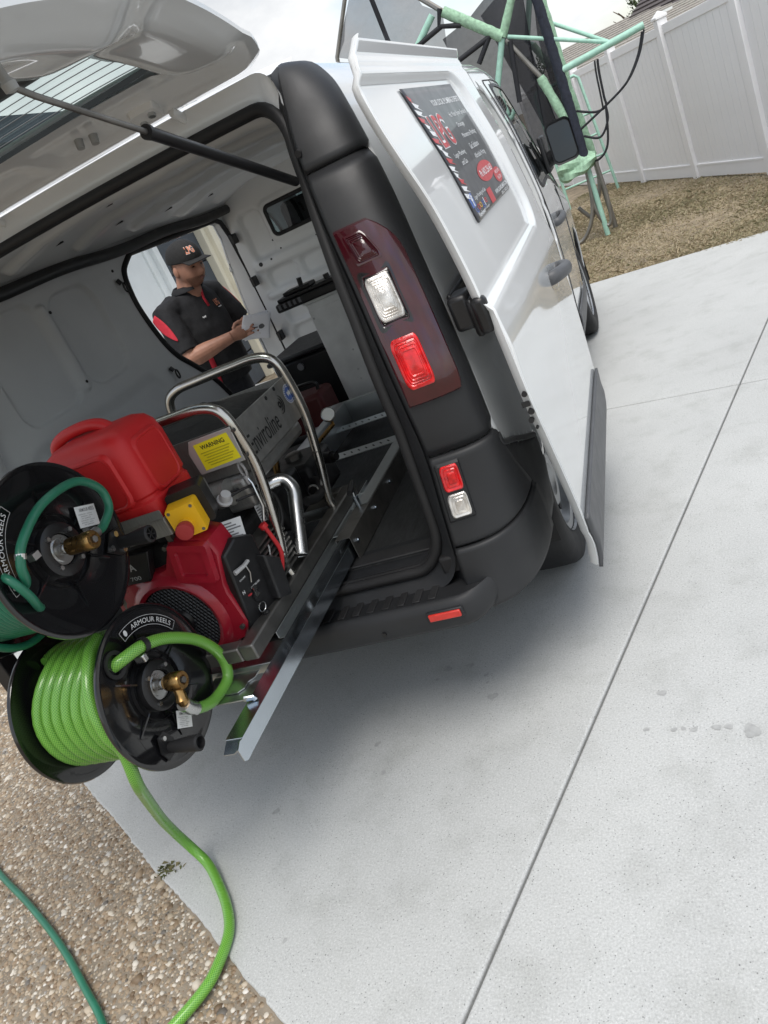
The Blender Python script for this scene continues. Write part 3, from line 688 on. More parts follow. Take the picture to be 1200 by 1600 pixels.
net([(x+.08, y+.35, z) for x, y, z in PF['net_black']][1:8], 'net_black', 'net', .05)
lad = thing('ladder', (1.0, 11.6, -.03), 'mint green tubular ladder standing by the fence', 'ladder')
pole('ladder', 0.023, 'mint', 'side_rail', parent=lad, extra=[(.33, 11.5, -.03), (.33, 11.6, 1.66), (.36, 11.6, 1.71), (.94, 11.6, 1.71), (.99, 11.6, 1.66), (1.09, 11.6, -.03)])
for zz, xr in ((.84, 1.04), (.54, 1.06), (.27, 1.075), (1.15, 1.02)): pole('rung1', 0.016, 'mint', 'rung', parent=lad, extra=[(xr, 11.6, zz), (.33, 11.6, zz)])

# ================================================================== VAN
van = thing('van', (0, 0, 0), 'white panel van with tailgate raised and side doors slid open', 'van')
SEC = np.array(catmull([(.93, .30), (.95, .42), (.962, .55), (.972, .72), (.978, .9), (.977, 1.05), (.968, 1.2), (.95, 1.36), (.926, 1.53), (.893, 1.68), (.868, 1.78), (.835, 1.86), (.77, 1.925), (.64, 1.958), (.4, 1.975), (0, 1.985)], 16))
def sx(z):
    return float(np.interp(z, SEC[:, 1], SEC[:, 0])) if z >= .3 else .93-(.3-z)*.25
def smooth_ip(xs, ys):
    c = np.array(catmull(list(zip(xs, ys)), 12)); return lambda z: float(np.interp(z, c[:, 0], c[:, 1]))
yr = smooth_ip([.38, .6, .95, 1.1, 1.23, 1.4, 1.52, 1.66, 1.75, 1.86, 1.94, 2.0], [.02, .03, .03, .037, .06, .105, .15, .21, .25, .315, .375, .42])
yo = smooth_ip([.38, .5, .6, .7, .8, .9, .95, 1.1, 1.23, 1.4, 1.52, 1.66, 1.75, 1.82, 1.88, 1.94, 2.0], [.42, .40, .36, .27, .18, .125, .115, .125, .15, .20, .246, .31, .345, .385, .425, .47, .48])
xi = smooth_ip([.38, .55, .73, .91, 1.04, 1.16, 1.37, 1.575, 1.73, 1.9, 2.0], [.76, .765, .785, .808, .808, .802, .785, .756, .74, .735, .73])
# --- openings drawn in (y, z)
DOORHOLE = [tuple(q) for q in catmull([(1.70, 1.768), (1.60, 1.70), (1.566, 1.60), (1.565, 1.50), (1.60, 1.35), (1.655, 1.244), (1.742, 1.16), (1.85, 1.05), (1.94, .9), (1.985, .72)], 6)]+[(2.0, .53), (2.76, .53), (2.79, .7), (2.80, 1.2), (2.795, 1.45), (2.775, 1.66), (2.73, 1.745), (2.66, 1.768)]
WINHOLE = [tuple(q) for q in catmull([(2.98, 1.20), (2.98, 1.5), (3.0, 1.72), (3.08, 1.765), (3.35, 1.765), (3.55, 1.74), (3.72, 1.62), (3.95, 1.32), (3.98, 1.22), (3.9, 1.19), (3.4, 1.19)], 5, True)]
def circ(cy, cz, r): return [(cy+r*math.cos(a), cz+r*math.sin(a)) for a in np.linspace(0, 2*PI, 64, endpoint=False)]
ARCHES = [circ(.968, .345, .40), circ(4.066, .345, .405)]
def inside(poly, y, z):
    c = False; n = len(poly); j = n-1
    for i in range(n):
        yi, zi = poly[i]; yj, zj = poly[j]
        if (zi > z) != (zj > z) and y < (yj-yi)*(z-zi)/(zj-zi)+yi: c = not c
        j = i
    return c
def nearest(poly, y, z):
    p = np.array([y, z]); A = np.array(poly); B = np.roll(A, -1, 0); d = B-A; t = np.clip(((p-A)*d).sum(1)/(d*d).sum(1), 0, 1); q = A+d*t[:, None]; e = np.hypot(*(q-p).T); k = e.argmin()
    return e[k], q[k]
HOLES = [DOORHOLE, WINHOLE]+ARCHES
def Hroof(Y): return float(np.interp(Y, [3.2, 3.45, 3.6, 4.35, 4.5, 4.85, 4.98], [1.985, 1.965, 1.90, 1.25, 1.17, 1.03, .86]))
def zmap(Y, z):
    if Y <= 3.2 or z <= .8: return z
    return .8+(z-.8)*(Hroof(Y)-.8)/(1.985-.8)
def taper(Y): return float(np.interp(Y, [0, 3.3, 4.3, 4.7, 4.9, 4.98], [1, 1, .985, .95, .88, .80]))
ZR = list(np.arange(.25, 1.88, .0225)); k0 = int(np.searchsorted(SEC[:, 1], 1.885)); top = SEC[k0::6]; ZN = len(ZR)
YS = list(np.linspace(0, 1, 30))+list(np.arange(.8+.0225, 4.985, .0225))
body = MB(); wing = MB(); wsc = MB(); bside = {1: MB(), -1: MB()}; sidewin = {1: MB(), -1: MB()}
BSIDE = [(-.3, .2), (-.3, .91), (.10, .91), (.118, .868), (.15, .848), (.28, .80), (.44, .735), (.60, .67), (.64, .55), (.66, .2)]
HOLES.append(BSIDE)
for sg in (1, -1):
    nz = ZN+len(top); idx = np.zeros((len(YS), nz), int); par = {}
    for i, s_ in enumerate(YS):
        for j in range(nz):
            if j < ZN: z = ZR[j]; x = sx(z)
            else: x, z = top[j-ZN]
            Y = yo(z)+(.8-yo(z))*s_ if i < 30 else s_
            if j < ZN and z < (1.84 if i >= 30 else .95) and i > 0:
                best = min((nearest(h, Y, z)+(h,) for h in HOLES if min(q[0] for q in h)-.05 < Y < max(q[0] for q in h)+.05 and min(q[1] for q in h)-.05 < z < max(q[1] for q in h)+.05), key=lambda t: t[0], default=None)
                if best and best[0] < .0145: Y, z = best[1]; x = sx(z)
            t = taper(Y); zz = zmap(Y, z)
            cr = .0
            if j < ZN and 1.04 < z < 1.16: cr = -.004*math.exp(-((z-1.10)/.02)**2)          # swage line along the side
            body.v.append((sg*(x*t+cr), Y, zz)); idx[i, j] = len(body.v)-1; par[(i, j)] = (Y, z)
    for i in range(len(YS)-1):
        for j in range(nz-1):
            q = [(i, j), (i+1, j), (i+1, j+1), (i, j+1)]; cy = sum(par[k][0] for k in q)/4; cz = sum(par[k][1] for k in q)/4
            f = tuple(int(idx[k]) for k in q); f = f if sg > 0 else f[::-1]
            if j < ZN-1:
                if any(inside(a, cy, cz) for a in ARCHES): continue
                if inside(DOORHOLE, cy, cz): continue
                if inside(WINHOLE, cy, cz): sidewin[sg].f.append(f); continue
                if inside(BSIDE, cy, cz):
                    if cz > .43: bside[sg].f.append(f)
                    continue
            elif 3.58 < cy < 4.36 and abs(body.v[f[0]][0]) < .70: wsc.f.append(f); continue
            body.f.append(f)
for mb_, nm, mt in ((body, 'body', 'white_paint'), (bside[1], 'bumper_side', 'bumper_black'), (bside[-1], 'bumper_side', 'bumper_black'), (wsc, 'windscreen', 'cab_glass'), (sidewin[1], 'side_window', 'cab_glass'), (sidewin[-1], 'side_window', 'cab_glass')):
    if mb_ is not body:
        used = sorted({k for f in mb_.f for k in f}); mp_ = {k: n for n, k in enumerate(used)}; mb_.v = [body.v[k] for k in used]; mb_.f = [tuple(mp_[k] for k in f) for f in mb_.f]
    o = mb_.build(nm, mt, van, ang=50)
    if nm in ('body', 'bumper_side'):
        md = o.modifiers.new('skin', 'SOLIDIFY'); md.thickness = .012; md.offset = -1
m = MB(); cap = [(sg*SEC[k, 0]*.80, 4.978, zmap(4.98, SEC[k, 1])) for sg in (1, -1) for k in (range(0, len(SEC), 8) if sg > 0 else range(len(SEC)-1, -1, -8))]
m.add(cap, [tuple(range(len(cap)))]); m.build('grille', 'satin_black', van)
# window surround and seams of the front door
for sg in (1, -1):
    def surf(Y, z, off=.002): return (sg*(sx(z)*taper(Y)+off), Y, zmap(Y, z))
    m = MB(); n = len(WINHOLE); c = np.mean(WINHOLE, 0); vs = []
    for k, (y, z) in enumerate(WINHOLE):
        for off, kk in ((-.02, .93), (.004, .965), (.004, 1.03), (-.006, 1.05)): vs.append(surf(c[0]+(y-c[0])*kk, c[1]+(z-c[1])*kk, off))
    m.add(vs, [(k*4+j, ((k+1) % n)*4+j, ((k+1) % n)*4+j+1, k*4+j+1) for k in range(n) for j in range(3)]); m.build('window_frame', 'trim_black', van, ang=60)
    m = MB(); m.tube([surf(2.86, z, .0) for z in np.linspace(.34, 1.78, 40)]+[surf(y, 1.80, 0) for y in np.linspace(2.9, 3.5, 12)], .004, 6); m.build('door_seam', 'rubber', van)
    m = MB(); m.tube([surf(3.72, z, .0) for z in np.linspace(.45, 1.15, 24)], .004, 6); m.build('door_seam', 'rubber', van)
    m = MB(); m.grid(lambda Y, z: (sg*(sx(z)*taper(Y)+.008+.006*math.sin(PI*(z-.30)/.16)), Y, z), np.linspace(2.87, 3.64, 20), np.linspace(.30, .46, 6)); m.build('sill_cladding', 'grey_plastic', van, solid=.006)
    m = MB(); pth = catmull([surf(2.94, .97, .0), surf(2.95, .975, .03), surf(3.05, .98, .045), surf(3.16, .98, .035), surf(3.18, .98, 0)], 6); m.tube(pth, .017, 10, flat=1.3); m.build('door_handle', 'grey_plastic', van)
    m = MB(); m.box((sg*.955, 3.62, 1.18), (sg*.985, 3.86, 1.40)); m.build('mirror_triangle', 'trim_black', van, bevel=.01)
# door mirror: stalk, shell, glass
for sg in (1, -1):
    fn = frame((sg*1.095, 3.64, 1.325), (1, .10*sg, 0), (-.02*sg, .11, 1))
    po_ = rrect(.080, .128, .038); rings = []
    for sc, t in ((.90, .0), (1.0, .012), (1.0, -.03), (.94, -.08), (.7, -.12), (.3, -.135)):
        rings.append([fn(a*sc, b*sc, t) for a, b in po_])
    m = MB(); m.loft(rings); o = m.build('mirror_shell', 'trim_black', van, fix=True)
    m = MB(); m.add([fn(a*.86, b*.86, .006) for a, b in po_], [tuple(range(len(po_)))]); m.build('mirror_glass', 'mirror', o, fix=True)
    m = MB(); m.tube([(sg*.95, 3.72, 1.24), (sg*1.02, 3.69, 1.26), (sg*1.08, 3.68, 1.28)], [.05, .045, .04], 10); m.build('mirror_arm', 'trim_black', van)
# --- rear corner: side of the opening round to the flank
def corner(z, t, sg=1, off=0.0):
    a, b, c, d = xi(z), yr(z), sx(z), yo(z); th = t*PI/2; p = .72
    X_ = a+(c-a)*math.sin(th)**p if t > 0 else a; Y_ = b+(d-b)*(1-max(0, math.cos(th))**p)
    if off:
        e = .02; t0, t1 = max(0, t-e), min(1, t+e); q0 = corner(z, t0); q1 = corner(z, t1); tx, ty = q1[0]-q0[0], q1[1]-q0[1]; l = math.hypot(tx, ty)+1e-9
        X_ += off*ty/l; Y_ -= off*tx/l
    return (sg*X_, Y_, z)
TT = [0, .01, .03, .07, .12]+list(np.linspace(.18, .88, 22))+[.93, .97, 1]
def strip(z0, z1, n, off, t0=0, t1=1): return np.linspace(z0, z1, n), [t0+(t1-t0)*t for t in TT]
for sg in (1, -1):
    for z0, z1, nm, mt, off in ((1.664, 1.955, 'pillar_cap', 'trim_black', .004), (.912, 1.660, 'pillar_trim', 'trim_black', .002), (.632, .906, 'bumper_corner', 'bumper_black', .002), (.425, .630, 'bumper_corner', 'bumper_black', .008)):
        m = MB(); U, V = strip(z0, z1, 26, off)
        def cf(z, t, z0=z0, z1=z1, off=off):
            o_ = off-(.010*max(0, 1-(z-z0)/.008)+.010*max(0, 1-(z1-z)/.008) if nm != 'pillar_cap' else .010*max(0, 1-(z-z0)/.008))
            zc = z
            if nm == 'pillar_cap' and z > 1.90:           # cap rolls forward over the roof edge
                k = (z-1.90)/.055; q = corner(1.90+.042*math.sin(k*PI/2), t, sg, o_); return (q[0]*(1-.03*k*k), q[1]+.10*k*k, q[2])
            return corner(zc, t, sg, o_)
        m.grid(cf, U, V, flip=sg < 0)
        if z0 > .5: m.build(nm, mt, van, ang=60, solid=.004)
        else: m.build(nm, mt, van, ang=60, solid=.004)
    # inner return of the trim towards the opening
    m = MB(); ZZ = np.linspace(.42, 1.93, 60); m.grid(lambda z, k: (sg*(xi(z)-.05*k), yr(z)+.06*k+.004, z), ZZ, [0, .5, 1], flip=sg > 0); m.build('pillar_return', 'trim_black', van)
    # tail lamp
    def lamp(u, v, off=.010, sg=sg):      # u 0..1 across, v 0..1 up
        z = 1.055+.462*v
        edge = .64*(1-.52*max(0, (z-1.405)/.112)**2.0)*(1-.10*max(0, (1.10-z)/.045)**2)
        return corner(z, .008+edge*u, sg, off)
    UU = [0, .015, .05]+list(np.linspace(.1, .9, 20))+[.95, .985, 1]
    m = MB(); m.grid(lambda u, v: lamp(u, v, .012*min(1, min(u, 1-u)/.02+.0, min(v, 1-v)/.012)+.002), UU, UU, flip=sg < 0); tl = m.build('tail_light', 'lens_dark_red', van, ang=35)
    def lens(u0, u1, v0, v1, mt, nm, h=.006, rad=.25):
        m = MB(); cu, cv = (u0+u1)/2, (v0+v1)/2; rr = rrect((u1-u0)/2, (v1-v0)/2, min((u1-u0), (v1-v0))*rad/1.2, 5); vs = []; n = len(rr)
        for sc, o_ in ((1, .010), (1, .014+h*.6), (.94, .014+h), (.86, .0145+h), (.83, .0125+h), (.76, .0150+h), (.73, .0130+h), (.64, .0152+h), (.61, .0132+h), (.50, .0154+h), (.46, .0134+h), (.30, .0156+h), (.05, .016+h)): vs += [lamp(cu+a*sc, cv+b*sc, o_) for a, b in rr]
        m.add(vs, [((k+0)*n+i, k*n+(i+1) % n, (k+1)*n+(i+1) % n, (k+1)*n+i) for k in range(12) for i in range(n)]+[tuple(12*n+i for i in range(n))]); return m.build(nm, mt, tl, ang=30, fix=True)
    lens(.05, .56, .43, .76, 'gloss_black', 'lens_bezel', .001, .12)
    lens(.10, .48, .478, .717, 'lens_clear', 'indicator_lens'); lens(.08, .50, .098, .38, 'lens_red', 'brake_lens'); lens(.10, .52, .79, .955, 'lens_dark_red', 'top_lens', .002)
    # low fog and reversing cluster
    def fog(u, v, off=.012, sg=sg): return corner(.712+.178*v, .006+.205*u, sg, off)
    m = MB(); m.grid(lambda u, v: fog(u, v, .010*min(1, min(u, 1-u, v, 1-v)/.03)+.001), UU, UU, flip=sg < 0); fg = m.build('fog_light', 'trim_black', van, ang=35)
    for v0, v1, mt, nm in ((.53, .95, 'lens_red', 'fog_lens'), (.08, .48, 'lens_clear', 'reversing_lens')):
        m = MB(); rr = rrect(.37, (v1-v0)/2, .10, 4); n = len(rr); vs = []
        for sc, o_ in ((1, .008), (1, .014), (.9, .017), (.72, .0140), (.66, .0165), (.45, .0145), (.38, .0168), (.05, .018)): vs += [fog(.5+a*sc, (v0+v1)/2+b*sc, o_) for a, b in rr]
        m.add(vs, [(k*n+i, k*n+(i+1) % n, (k+1)*n+(i+1) % n, (k+1)*n+i) for k in range(7) for i in range(n)]+[tuple(7*n+i for i in range(n))]); m.build(nm, mt, fg, ang=30, fix=True)
    m = MB(); m.tube([(sg*(sx(z)*1.0+.001), y, z) for y, z in catmull([(.128, .885), (.135, .862), (.16, .845), (.28, .80), (.44, .735), (.56, .69)], 8)], .009, 8); m.build('bumper_lip', 'bumper_black', van)
    # bumper stop and small latch block beside the step
    m = MB(); m.box((sg*.70, .05, .545), (sg*.775, .105, .60)); m.build('bump_stop', 'rubber', van, bevel=.008)
    m = MB(); m.cyl((sg*.745, yr(1.72)+.01, 1.72), (sg*.745, yr(1.72)-.018, 1.715), .009, 12); m.build('buffer', 'rubber', van)
# --- opening frame
def ring(hw, z0, z1, yf, r):
    base = rrect(1, (z1-z0)/2, r, 8); out = []
    for k in range(len(base)):
        a, b = np.array(base[k]), np.array(base[(k+1) % len(base)]); nn = 24 if k % 9 == 8 else 1
        for j in range(nn): out.append(a+(b-a)*j/nn)
    res = []
    for a, b in out:
        z = (z0+z1)/2+b; h = hw(z) if callable(hw) else hw
        crown = .012*(1-a*a) if b > 0 else 0
        res.append((a*h, yf(z), z+crown))
    return res
HWS = lambda d: (lambda z: float(np.interp(z, [.56, .75, 1.0, 1.3, 1.55, 1.76], [.708, .728, .748, .742, .726, .716]))+d)
rg = [ring(lambda z: xi(z)-.012, .515, 1.945, lambda z: yr(z)+.012, .10), ring(lambda z: max(xi(z)-.05, HWS(.02)(z)), .53, 1.915, lambda z: yr(z)+.03, .115), ring(HWS(.011), .555, 1.872, lambda z: yr(z)+.05, .125), ring(HWS(-.002), .56, 1.862, lambda z: yr(z)+.06, .13), ring(HWS(-.014), .572, 1.852, lambda z: yr(z)+.12, .13), ring(HWS(.03), .574, 1.875, lambda z: yr(z)+.22, .12), ring(.80, .576, 1.885, lambda z: yr(z)+.24, .10)]
m = MB(); m.loft(rg, True, False); fr_ = m.f; ntop = len(rg[0]); split_ = lambda f: (min(m.v[k][2] for k in f) > 1.80) or (max(f) >= 4*ntop and min(m.v[k][2] for k in f) > .62)
for nm_, mt_, want in (('tailgate_header', 'white_paint', True), ('tailgate_frame', 'trim_black', False)):
    q_ = MB(); q_.v = m.v; q_.f = [f for f in fr_ if split_(f) == want]; us_ = sorted({k for f in q_.f for k in f}); mp_ = {k: n for n, k in enumerate(us_)}; q_.v = [m.v[k] for k in us_]; q_.f = [tuple(mp_[k] for k in f) for f in q_.f]; q_.build(nm_, mt_, van, ang=50)
m = MB(); sp = ring(HWS(0), .562, 1.864, lambda z: yr(z)+.048, .13); m.tube(sp, .017, 10, closed=True); m.build('tailgate_seal', 'rubber', van, ang=60)
m = MB(); sp = ring(HWS(-.006), .568, 1.858, lambda z: yr(z)+.062, .13); m.tube(sp, .013, 8, closed=True); m.build('seal_lip', 'rubber', van, ang=60)
# roof gutter strip between header and hatch
m = MB(); m.grid(lambda x, k: (x, .40+.05*k+.04*(x/.75)**4, 1.945+.025*k-.02*(x/.75)**4), np.linspace(-.74, .74, 40), np.linspace(0, 1, 4)); m.build('roof_header', 'white_paint', van)
# --- bumper with step
def bump_dy(x): k = max(0, (abs(x)-.72)/.14); return .13*k**2.6
prof = [(.15, .44), (-.02, .425), (-.048, .43), (-.062, .448), (-.063, .498), (-.056, .518), (-.045, .526), (-.034, .525), (-.026, .518), (.15, .514)]
XB = np.linspace(-.862, .862, 80)
m = MB(); m.grid(lambda x, k: (x, prof[int(k)][0]+bump_dy(x)*(1 if prof[int(k)][0] < .1 else .0), prof[int(k)][1]+(0.0 if abs(x) < .76 else .035*((abs(x)-.76)/.10)**2*(prof[int(k)][1] < .46))), XB, list(range(len(prof)))); bmp = m.build('rear_bumper', 'bumper_black', van, ang=45, fix=True)
m = MB()
for sg in (1, -1):
    m2 = MB(); m2.box((sg*.648, -.070, .474), (sg*.758, -.056, .506)); m2.build('reflector_mount', 'trim_black', bmp, bevel=.004)
    m2 = MB(); m2.box((sg*.655, -.076, .479), (sg*.751, -.064, .501)); m2.build('reflector', 'reflector', bmp, bevel=.003)
for k in range(27):
    x = -.65+k*.05
    m2 = MB(); m2.box((x, -.018, .514), (x+.024, .10, .5215)); m2.build('step_rib', 'step_black', bmp, bevel=.002)
m = MB(); m.box((-.80, .12, .515), (.80, .20, .556)); m.build('sill_plate', 'trim_black', van, bevel=.008)
for x in (.50, .22, -.3): 
    m = MB(); m.cyl((x, -.068, .465), (x, -.058, .465), .007, 10); m.build('bumper_plug', 'satin_black', bmp)
# --- floor, chassis, wheel arch liners, wheels
m = MB(); m.grid(lambda x, y: (x, y, .574), np.arange(-.80, .801, .2), [.16, 1.0, 2.0, 2.8]); m.build('load_floor', 'floor_mat', van, smooth=False)
m = MB(); m.box((-.72, .17, .572), (.72, .235, .582)); m.build('sill_trim', 'step_black', van, bevel=.003)
m = MB(); m.box((-.76, .14, .40), (.76, .55, .50)); m.box((-.60, .5, .30), (.60, 4.5, .56)); m.box((-.84, 1.42, .26), (.84, 3.6, .56)); m.build('chassis', 'satin_black', van)
for sg in (1, -1):
    for cy in (.968, 4.066):
        m = MB(); m.lathe((0, cy, .345), (sg, 0, 0), [(.02, .60), (.405, .60), (.405, .93)], 40, PI-.15, 2*PI+.15); m.build('arch_liner', 'rubber', van)
        steer = R(0)
        m = MB(); m.lathe((0, cy, .336), (sg, 0, 0), [(.19, .735), (.215, .725), (.29, .718), (.322, .735), (.334, .76), (.336, .80), (.336, .86), (.334, .895), (.322, .918), (.29, .928), (.235, .925), (.212, .915), (.20, .90)], 56)
        wh = m.build('wheel', 'tyre', van, ang=50)
        m = MB(); m.lathe((0, cy, .336), (sg, 0, 0), [(.0, .865), (.05, .87), (.065, .885), (.10, .885), (.125, .86), (.165, .87), (.18, .90), (.205, .905), (.212, .918), (.20, .88), (.19, .80)], 48); rmo = m.build('rim', 'rim', wh)
        for k in range(10):
            a = 2*PI*k/10; m = MB(); m.cyl((sg*.862, cy+.145*math.cos(a), .336+.145*math.sin(a)), (sg*.8725, cy+.145*math.cos(a), .336+.145*math.sin(a)), .019, 10); m.build('rim_hole', 'rubber', wh)
# --- inside: walls, ceiling, bulkhead
def rbox(u, v, u0, u1, v0, v1, r, w):
    """1 inside a rounded rectangle, falling to 0 over w outside"""
    du = max(u0+r-u, 0, u-(u1-r)); dv = max(v0+r-v, 0, v-(v1-r)); d = math.hypot(du, dv)-r
    t = min(1, max(0, 1-d/w)) if d > 0 else 1
    return t*t*(3-2*t)
def xin(z): return min(.83, sx(z)-.055)
RE = DOORHOLE[:55]; rez = np.array([q[1] for q in RE])[::-1]; rey = np.array([q[0] for q in RE])[::-1]
def yedge(z): return float(np.interp(z, rez, rey)) if z < 1.765 else 2.8
def wallfn(sg):
    def f(u, z):
        Y = .30+(yedge(z)-.30)*u
        h = .020*rbox(Y, z, 1.0, 1.31, 1.315, 1.72, .09, .010)+.020*rbox(Y, z, .55, .905, 1.30, 1.73, .07, .010)
        h -= .018*rbox(Y, z, .935, .962, 1.33, 1.70, .013, .014)
        h += .012*rbox(Y, z, .45, 1.45, .70, 1.2, .1, .04)
        x = xin(z)+h
        if Y > yedge(z)-.03 and z < 1.765: x += .0
        return (sg*x, Y, z)
    return f
for sg in (-1, 1):
    m = MB(); m.grid(wallfn(sg), np.linspace(0, 1, 110), np.concatenate([np.linspace(.57, 1.25, 30), np.linspace(1.26, 1.765, 80)]), flip=sg > 0); wl = m.build('side_panel', 'panel_paint', van, ang=80)
    m = MB(); m.grid(lambda y, z: (sg*xin(z), y, z), np.linspace(.30, 2.8, 40), [1.765, 1.80, 1.83]); m.build('upper_rail', 'panel_paint', van)
    m = MB(); m.tube([(sg*(xin(z)-.002), y+.002, z) for y, z in DOORHOLE], .015, 8, closed=True); m.build('door_seal', 'rubber', van, ang=60)
    # jamb between inner panel and outer skin
    m = MB(); n = len(DOORHOLE); vs = []
    for y, z in DOORHOLE:
        for k in (0, .35, .7, 1): vs.append((sg*(xin(z)+(sx(z)-.010-xin(z))*k), y+.006*math.sin(k*9), z))
    m.add(vs, [(k*4+j, ((k+1) % n)*4+j, ((k+1) % n)*4+j+1, k*4+j+1) for k in range(n) for j in range(3)]); m.build('door_jamb', 'inner_paint', van)
    m = MB(); m.box((sg*.835, 2.80, .56), (sg*.80, 2.83, 1.80)); m.build('b_pillar', 'inner_paint', van)
    for (y, z, r) in ((.877, 1.80, .006), (.909, 1.795, .009), (1.042, 1.795, .010), (.97, 1.664, .007), (.945, 1.358, .007), (1.521, 1.722, .007)):
        m = MB(); xx = xin(z)-.0035 + (-.016 if abs(y-.95) < .04 and z < 1.7 else 0); m.cyl((sg*xx, y, z), (sg*(xx+.004), y, z), r, 10); m.build('panel_hole', 'print_black', van)
    for y, z in ((1.512, 1.655), (1.545, 1.19)):
        m = MB(); m.tube([(sg*.822, y-.004, z+.022), (sg*.812, y, z)], .011, 8); m.tube([(sg*.805, y+.012*math.cos(a)+.008, z-.022+.022*math.sin(a)) for a in np.linspace(0, 2*PI, 20)], .0045, 6); m.build('lashing_eye', 'satin_black', van)
def ceil(x, y):
    h = 0
    for c in (.72, 1.16, 1.60, 2.05, 2.5):
        h += .030*rbox(x, y, -.66, .66, c-.035, c+.035, .02, .02)-.006*rbox(x, y, -.6, .6, c-.010, c+.010, .01, .012)
    for xx in (-.45, -.15, .15, .45): h -= .004*rbox(x, y, xx-.02, xx+.02, .5, 2.7, .01, .015)
    return (x, y, 1.905-.075*(abs(x)/.76)**3-h+.004*math.sin(9*x+5*y))
m = MB(); m.grid(ceil, np.linspace(-.77, .77, 90), np.linspace(.42, 2.82, 170)); m.build('ceiling', 'inner_paint', van, ang=80)
for c in (.94, 1.38, 1.82, 2.28):
    for xx in (-.58, -.30, 0.02, .34, .60):
        m = MB(); z = ceil(xx, c)[2]; m.box((xx-.025, c-.004, z-.003), (xx+.025, c+.004, z+.003)); m.build('ceiling_slot', 'print_black', van)
m = MB(); m.tube([(-.765, y, 1.795+.006*math.sin(7*y)) for y in np.linspace(.34, 2.78, 30)], .022, 10, flat=1.2); m.build('wiring_channel', 'satin_black', van)
m = MB()
m.tube([(.765, y, 1.795) for y in np.linspace(.34, 2.78, 20)], .03, 10); m.build('wiring_channel', 'satin_black', van)
BW = (-.54, -.215, 1.545, 1.715)
def bulk(x, z):
    h = .03*rbox(x, z, -.72, -.60, 1.47, 1.72, .03, .03)-.02*rbox(x, z, -.76, .76, 1.40, 1.445, .02, .02)+.028*rbox(x, z, -.70, -.52, 1.28, 1.37, .03, .02)+.026*rbox(x, z, -.46, .6, 1.28, 1.37, .03, .02)
    h += -.018*rbox(x, z, -.76, .76, 1.225, 1.25, .015, .015)+.028*rbox(x, z, -.70, -.5, 1.05, 1.19, .03, .02)+.025*rbox(x, z, -.45, .6, 1.05, 1.19, .03, .02)+.02*rbox(x, z, -.7, .6, .65, 1.0, .05, .03)
    h += -.012*rbox(x, z, BW[0]-.03, BW[1]+.03, BW[2]-.03, BW[3]+.03, .05, .015)
    return (x, 2.775+h, z)
def keepw(x, z): return not (BW[0] < x < BW[1] and BW[2] < z < BW[3])
xs_ = sorted(set(list(np.arange(-.82, .821, .012))+[BW[0], BW[1]])); zs_ = sorted(set(list(np.arange(.57, 1.90, .012))+[BW[2], BW[3]]))
m = MB(); m.grid(bulk, xs_, zs_, keepw, flip=True); bh = m.build('bulkhead', 'inner_paint', van, ang=80)
m = MB(); rr = rrect((BW[1]-BW[0])/2, (BW[3]-BW[2])/2, .03); cx, cz = (BW[0]+BW[1])/2, (BW[2]+BW[3])/2
m.add([(cx+a, 2.767, cz+b) for a, b in rr], [tuple(range(len(rr)))]); m.build('bulkhead_window', 'cab_glass', bh)
m = MB(); m.tube([(cx+a, 2.764, cz+b) for a, b in rr], .012, 8, closed=True); m.build('window_rubber', 'rubber', bh)
for x, z, r in ((-.71, 1.432, .013), (-.63, 1.436, .006), (-.58, 1.53, .006), (-.30, 1.455, .006), (-.55, 1.47, .005)):
    m = MB(); y = bulk(x, z)[1]; m.cyl((x, y-.003, z), (x, y+.004, z), r, 12); m.build('bulkhead_hole', 'print_black', bh)
for z in (1.63, 1.36, 1.0):
    m = MB(); m.box((-.80, 2.70, z-.03), (-.775, 2.765, z+.03)); m.build('door_striker', 'satin_black', van, bevel=.006)
# cab seats, only glimpsed through glass
for x in (-.45, .05, .45):
    m = MB(); m.box((x-.22, 3.05, .75), (x+.22, 3.55, .95)); m.box((x-.21, 3.0, .95), (x+.21, 3.14, 1.50)); m.box((x-.12, 3.02, 1.52), (x+.12, 3.12, 1.70)); m.build('cab_seat', 'cap_black', van, bevel=.04)
m = MB(); m.box((-.80, 3.95, .8), (.80, 4.4, 1.12)); m.build('dashboard', 'satin_black', van, bevel=.05)

# --- right sliding door, slid fully back
yR = smooth_ip([.24, .34, .45, .55, .70, .85, 1.0, 1.15, 1.3, 1.46, 1.6, 1.72, 1.80, 1.86, 1.90], [.28, .26, .23, .19, .12, .055, .01, .02, .055, .06, .035, .05, .10, .20, .27])
yF = smooth_ip([.24, .45, .8, 1.2, 1.5, 1.7, 1.86, 1.90], [1.56, 1.52, 1.48, 1.47, 1.47, 1.48, 1.56, 1.62])
def dx(z):
    b = sx(min(z, 1.86))+.14
    if z > 1.84: b = sx(1.84)+.14+.006*math.sin((z-1.84)/.06*PI/2)   # drip rail flares out at the top
    if z < .47: b += .006*min(1, (.47-z)/.02)-.10*max(0, (.36-z))
    return b
def dface(u, z, inner=0):
    Y = yR(z)+(yF(z)-yR(z))*u
    rec = .020*rbox(Y, z, -.3, 1.25, 1.245, 1.765, .09, .035)
    rec += .003*rbox(Y, z, -.3, 2, 1.80, 1.812, .005, .01)
    rec += .010*rbox(Y, z, 1.10, 1.52, .965, 1.07, .05, .05)*0
    sw = .010*math.exp(-((z-1.12)/.05)**2)
    return (dx(z)-rec+sw*.5, Y, z)
ZD = np.concatenate([np.linspace(.47, .80, 12), np.linspace(.82, 1.19, 16), np.linspace(1.2, 1.30, 14), np.linspace(1.32, 1.74, 22), np.linspace(1.745, 1.875, 24)])
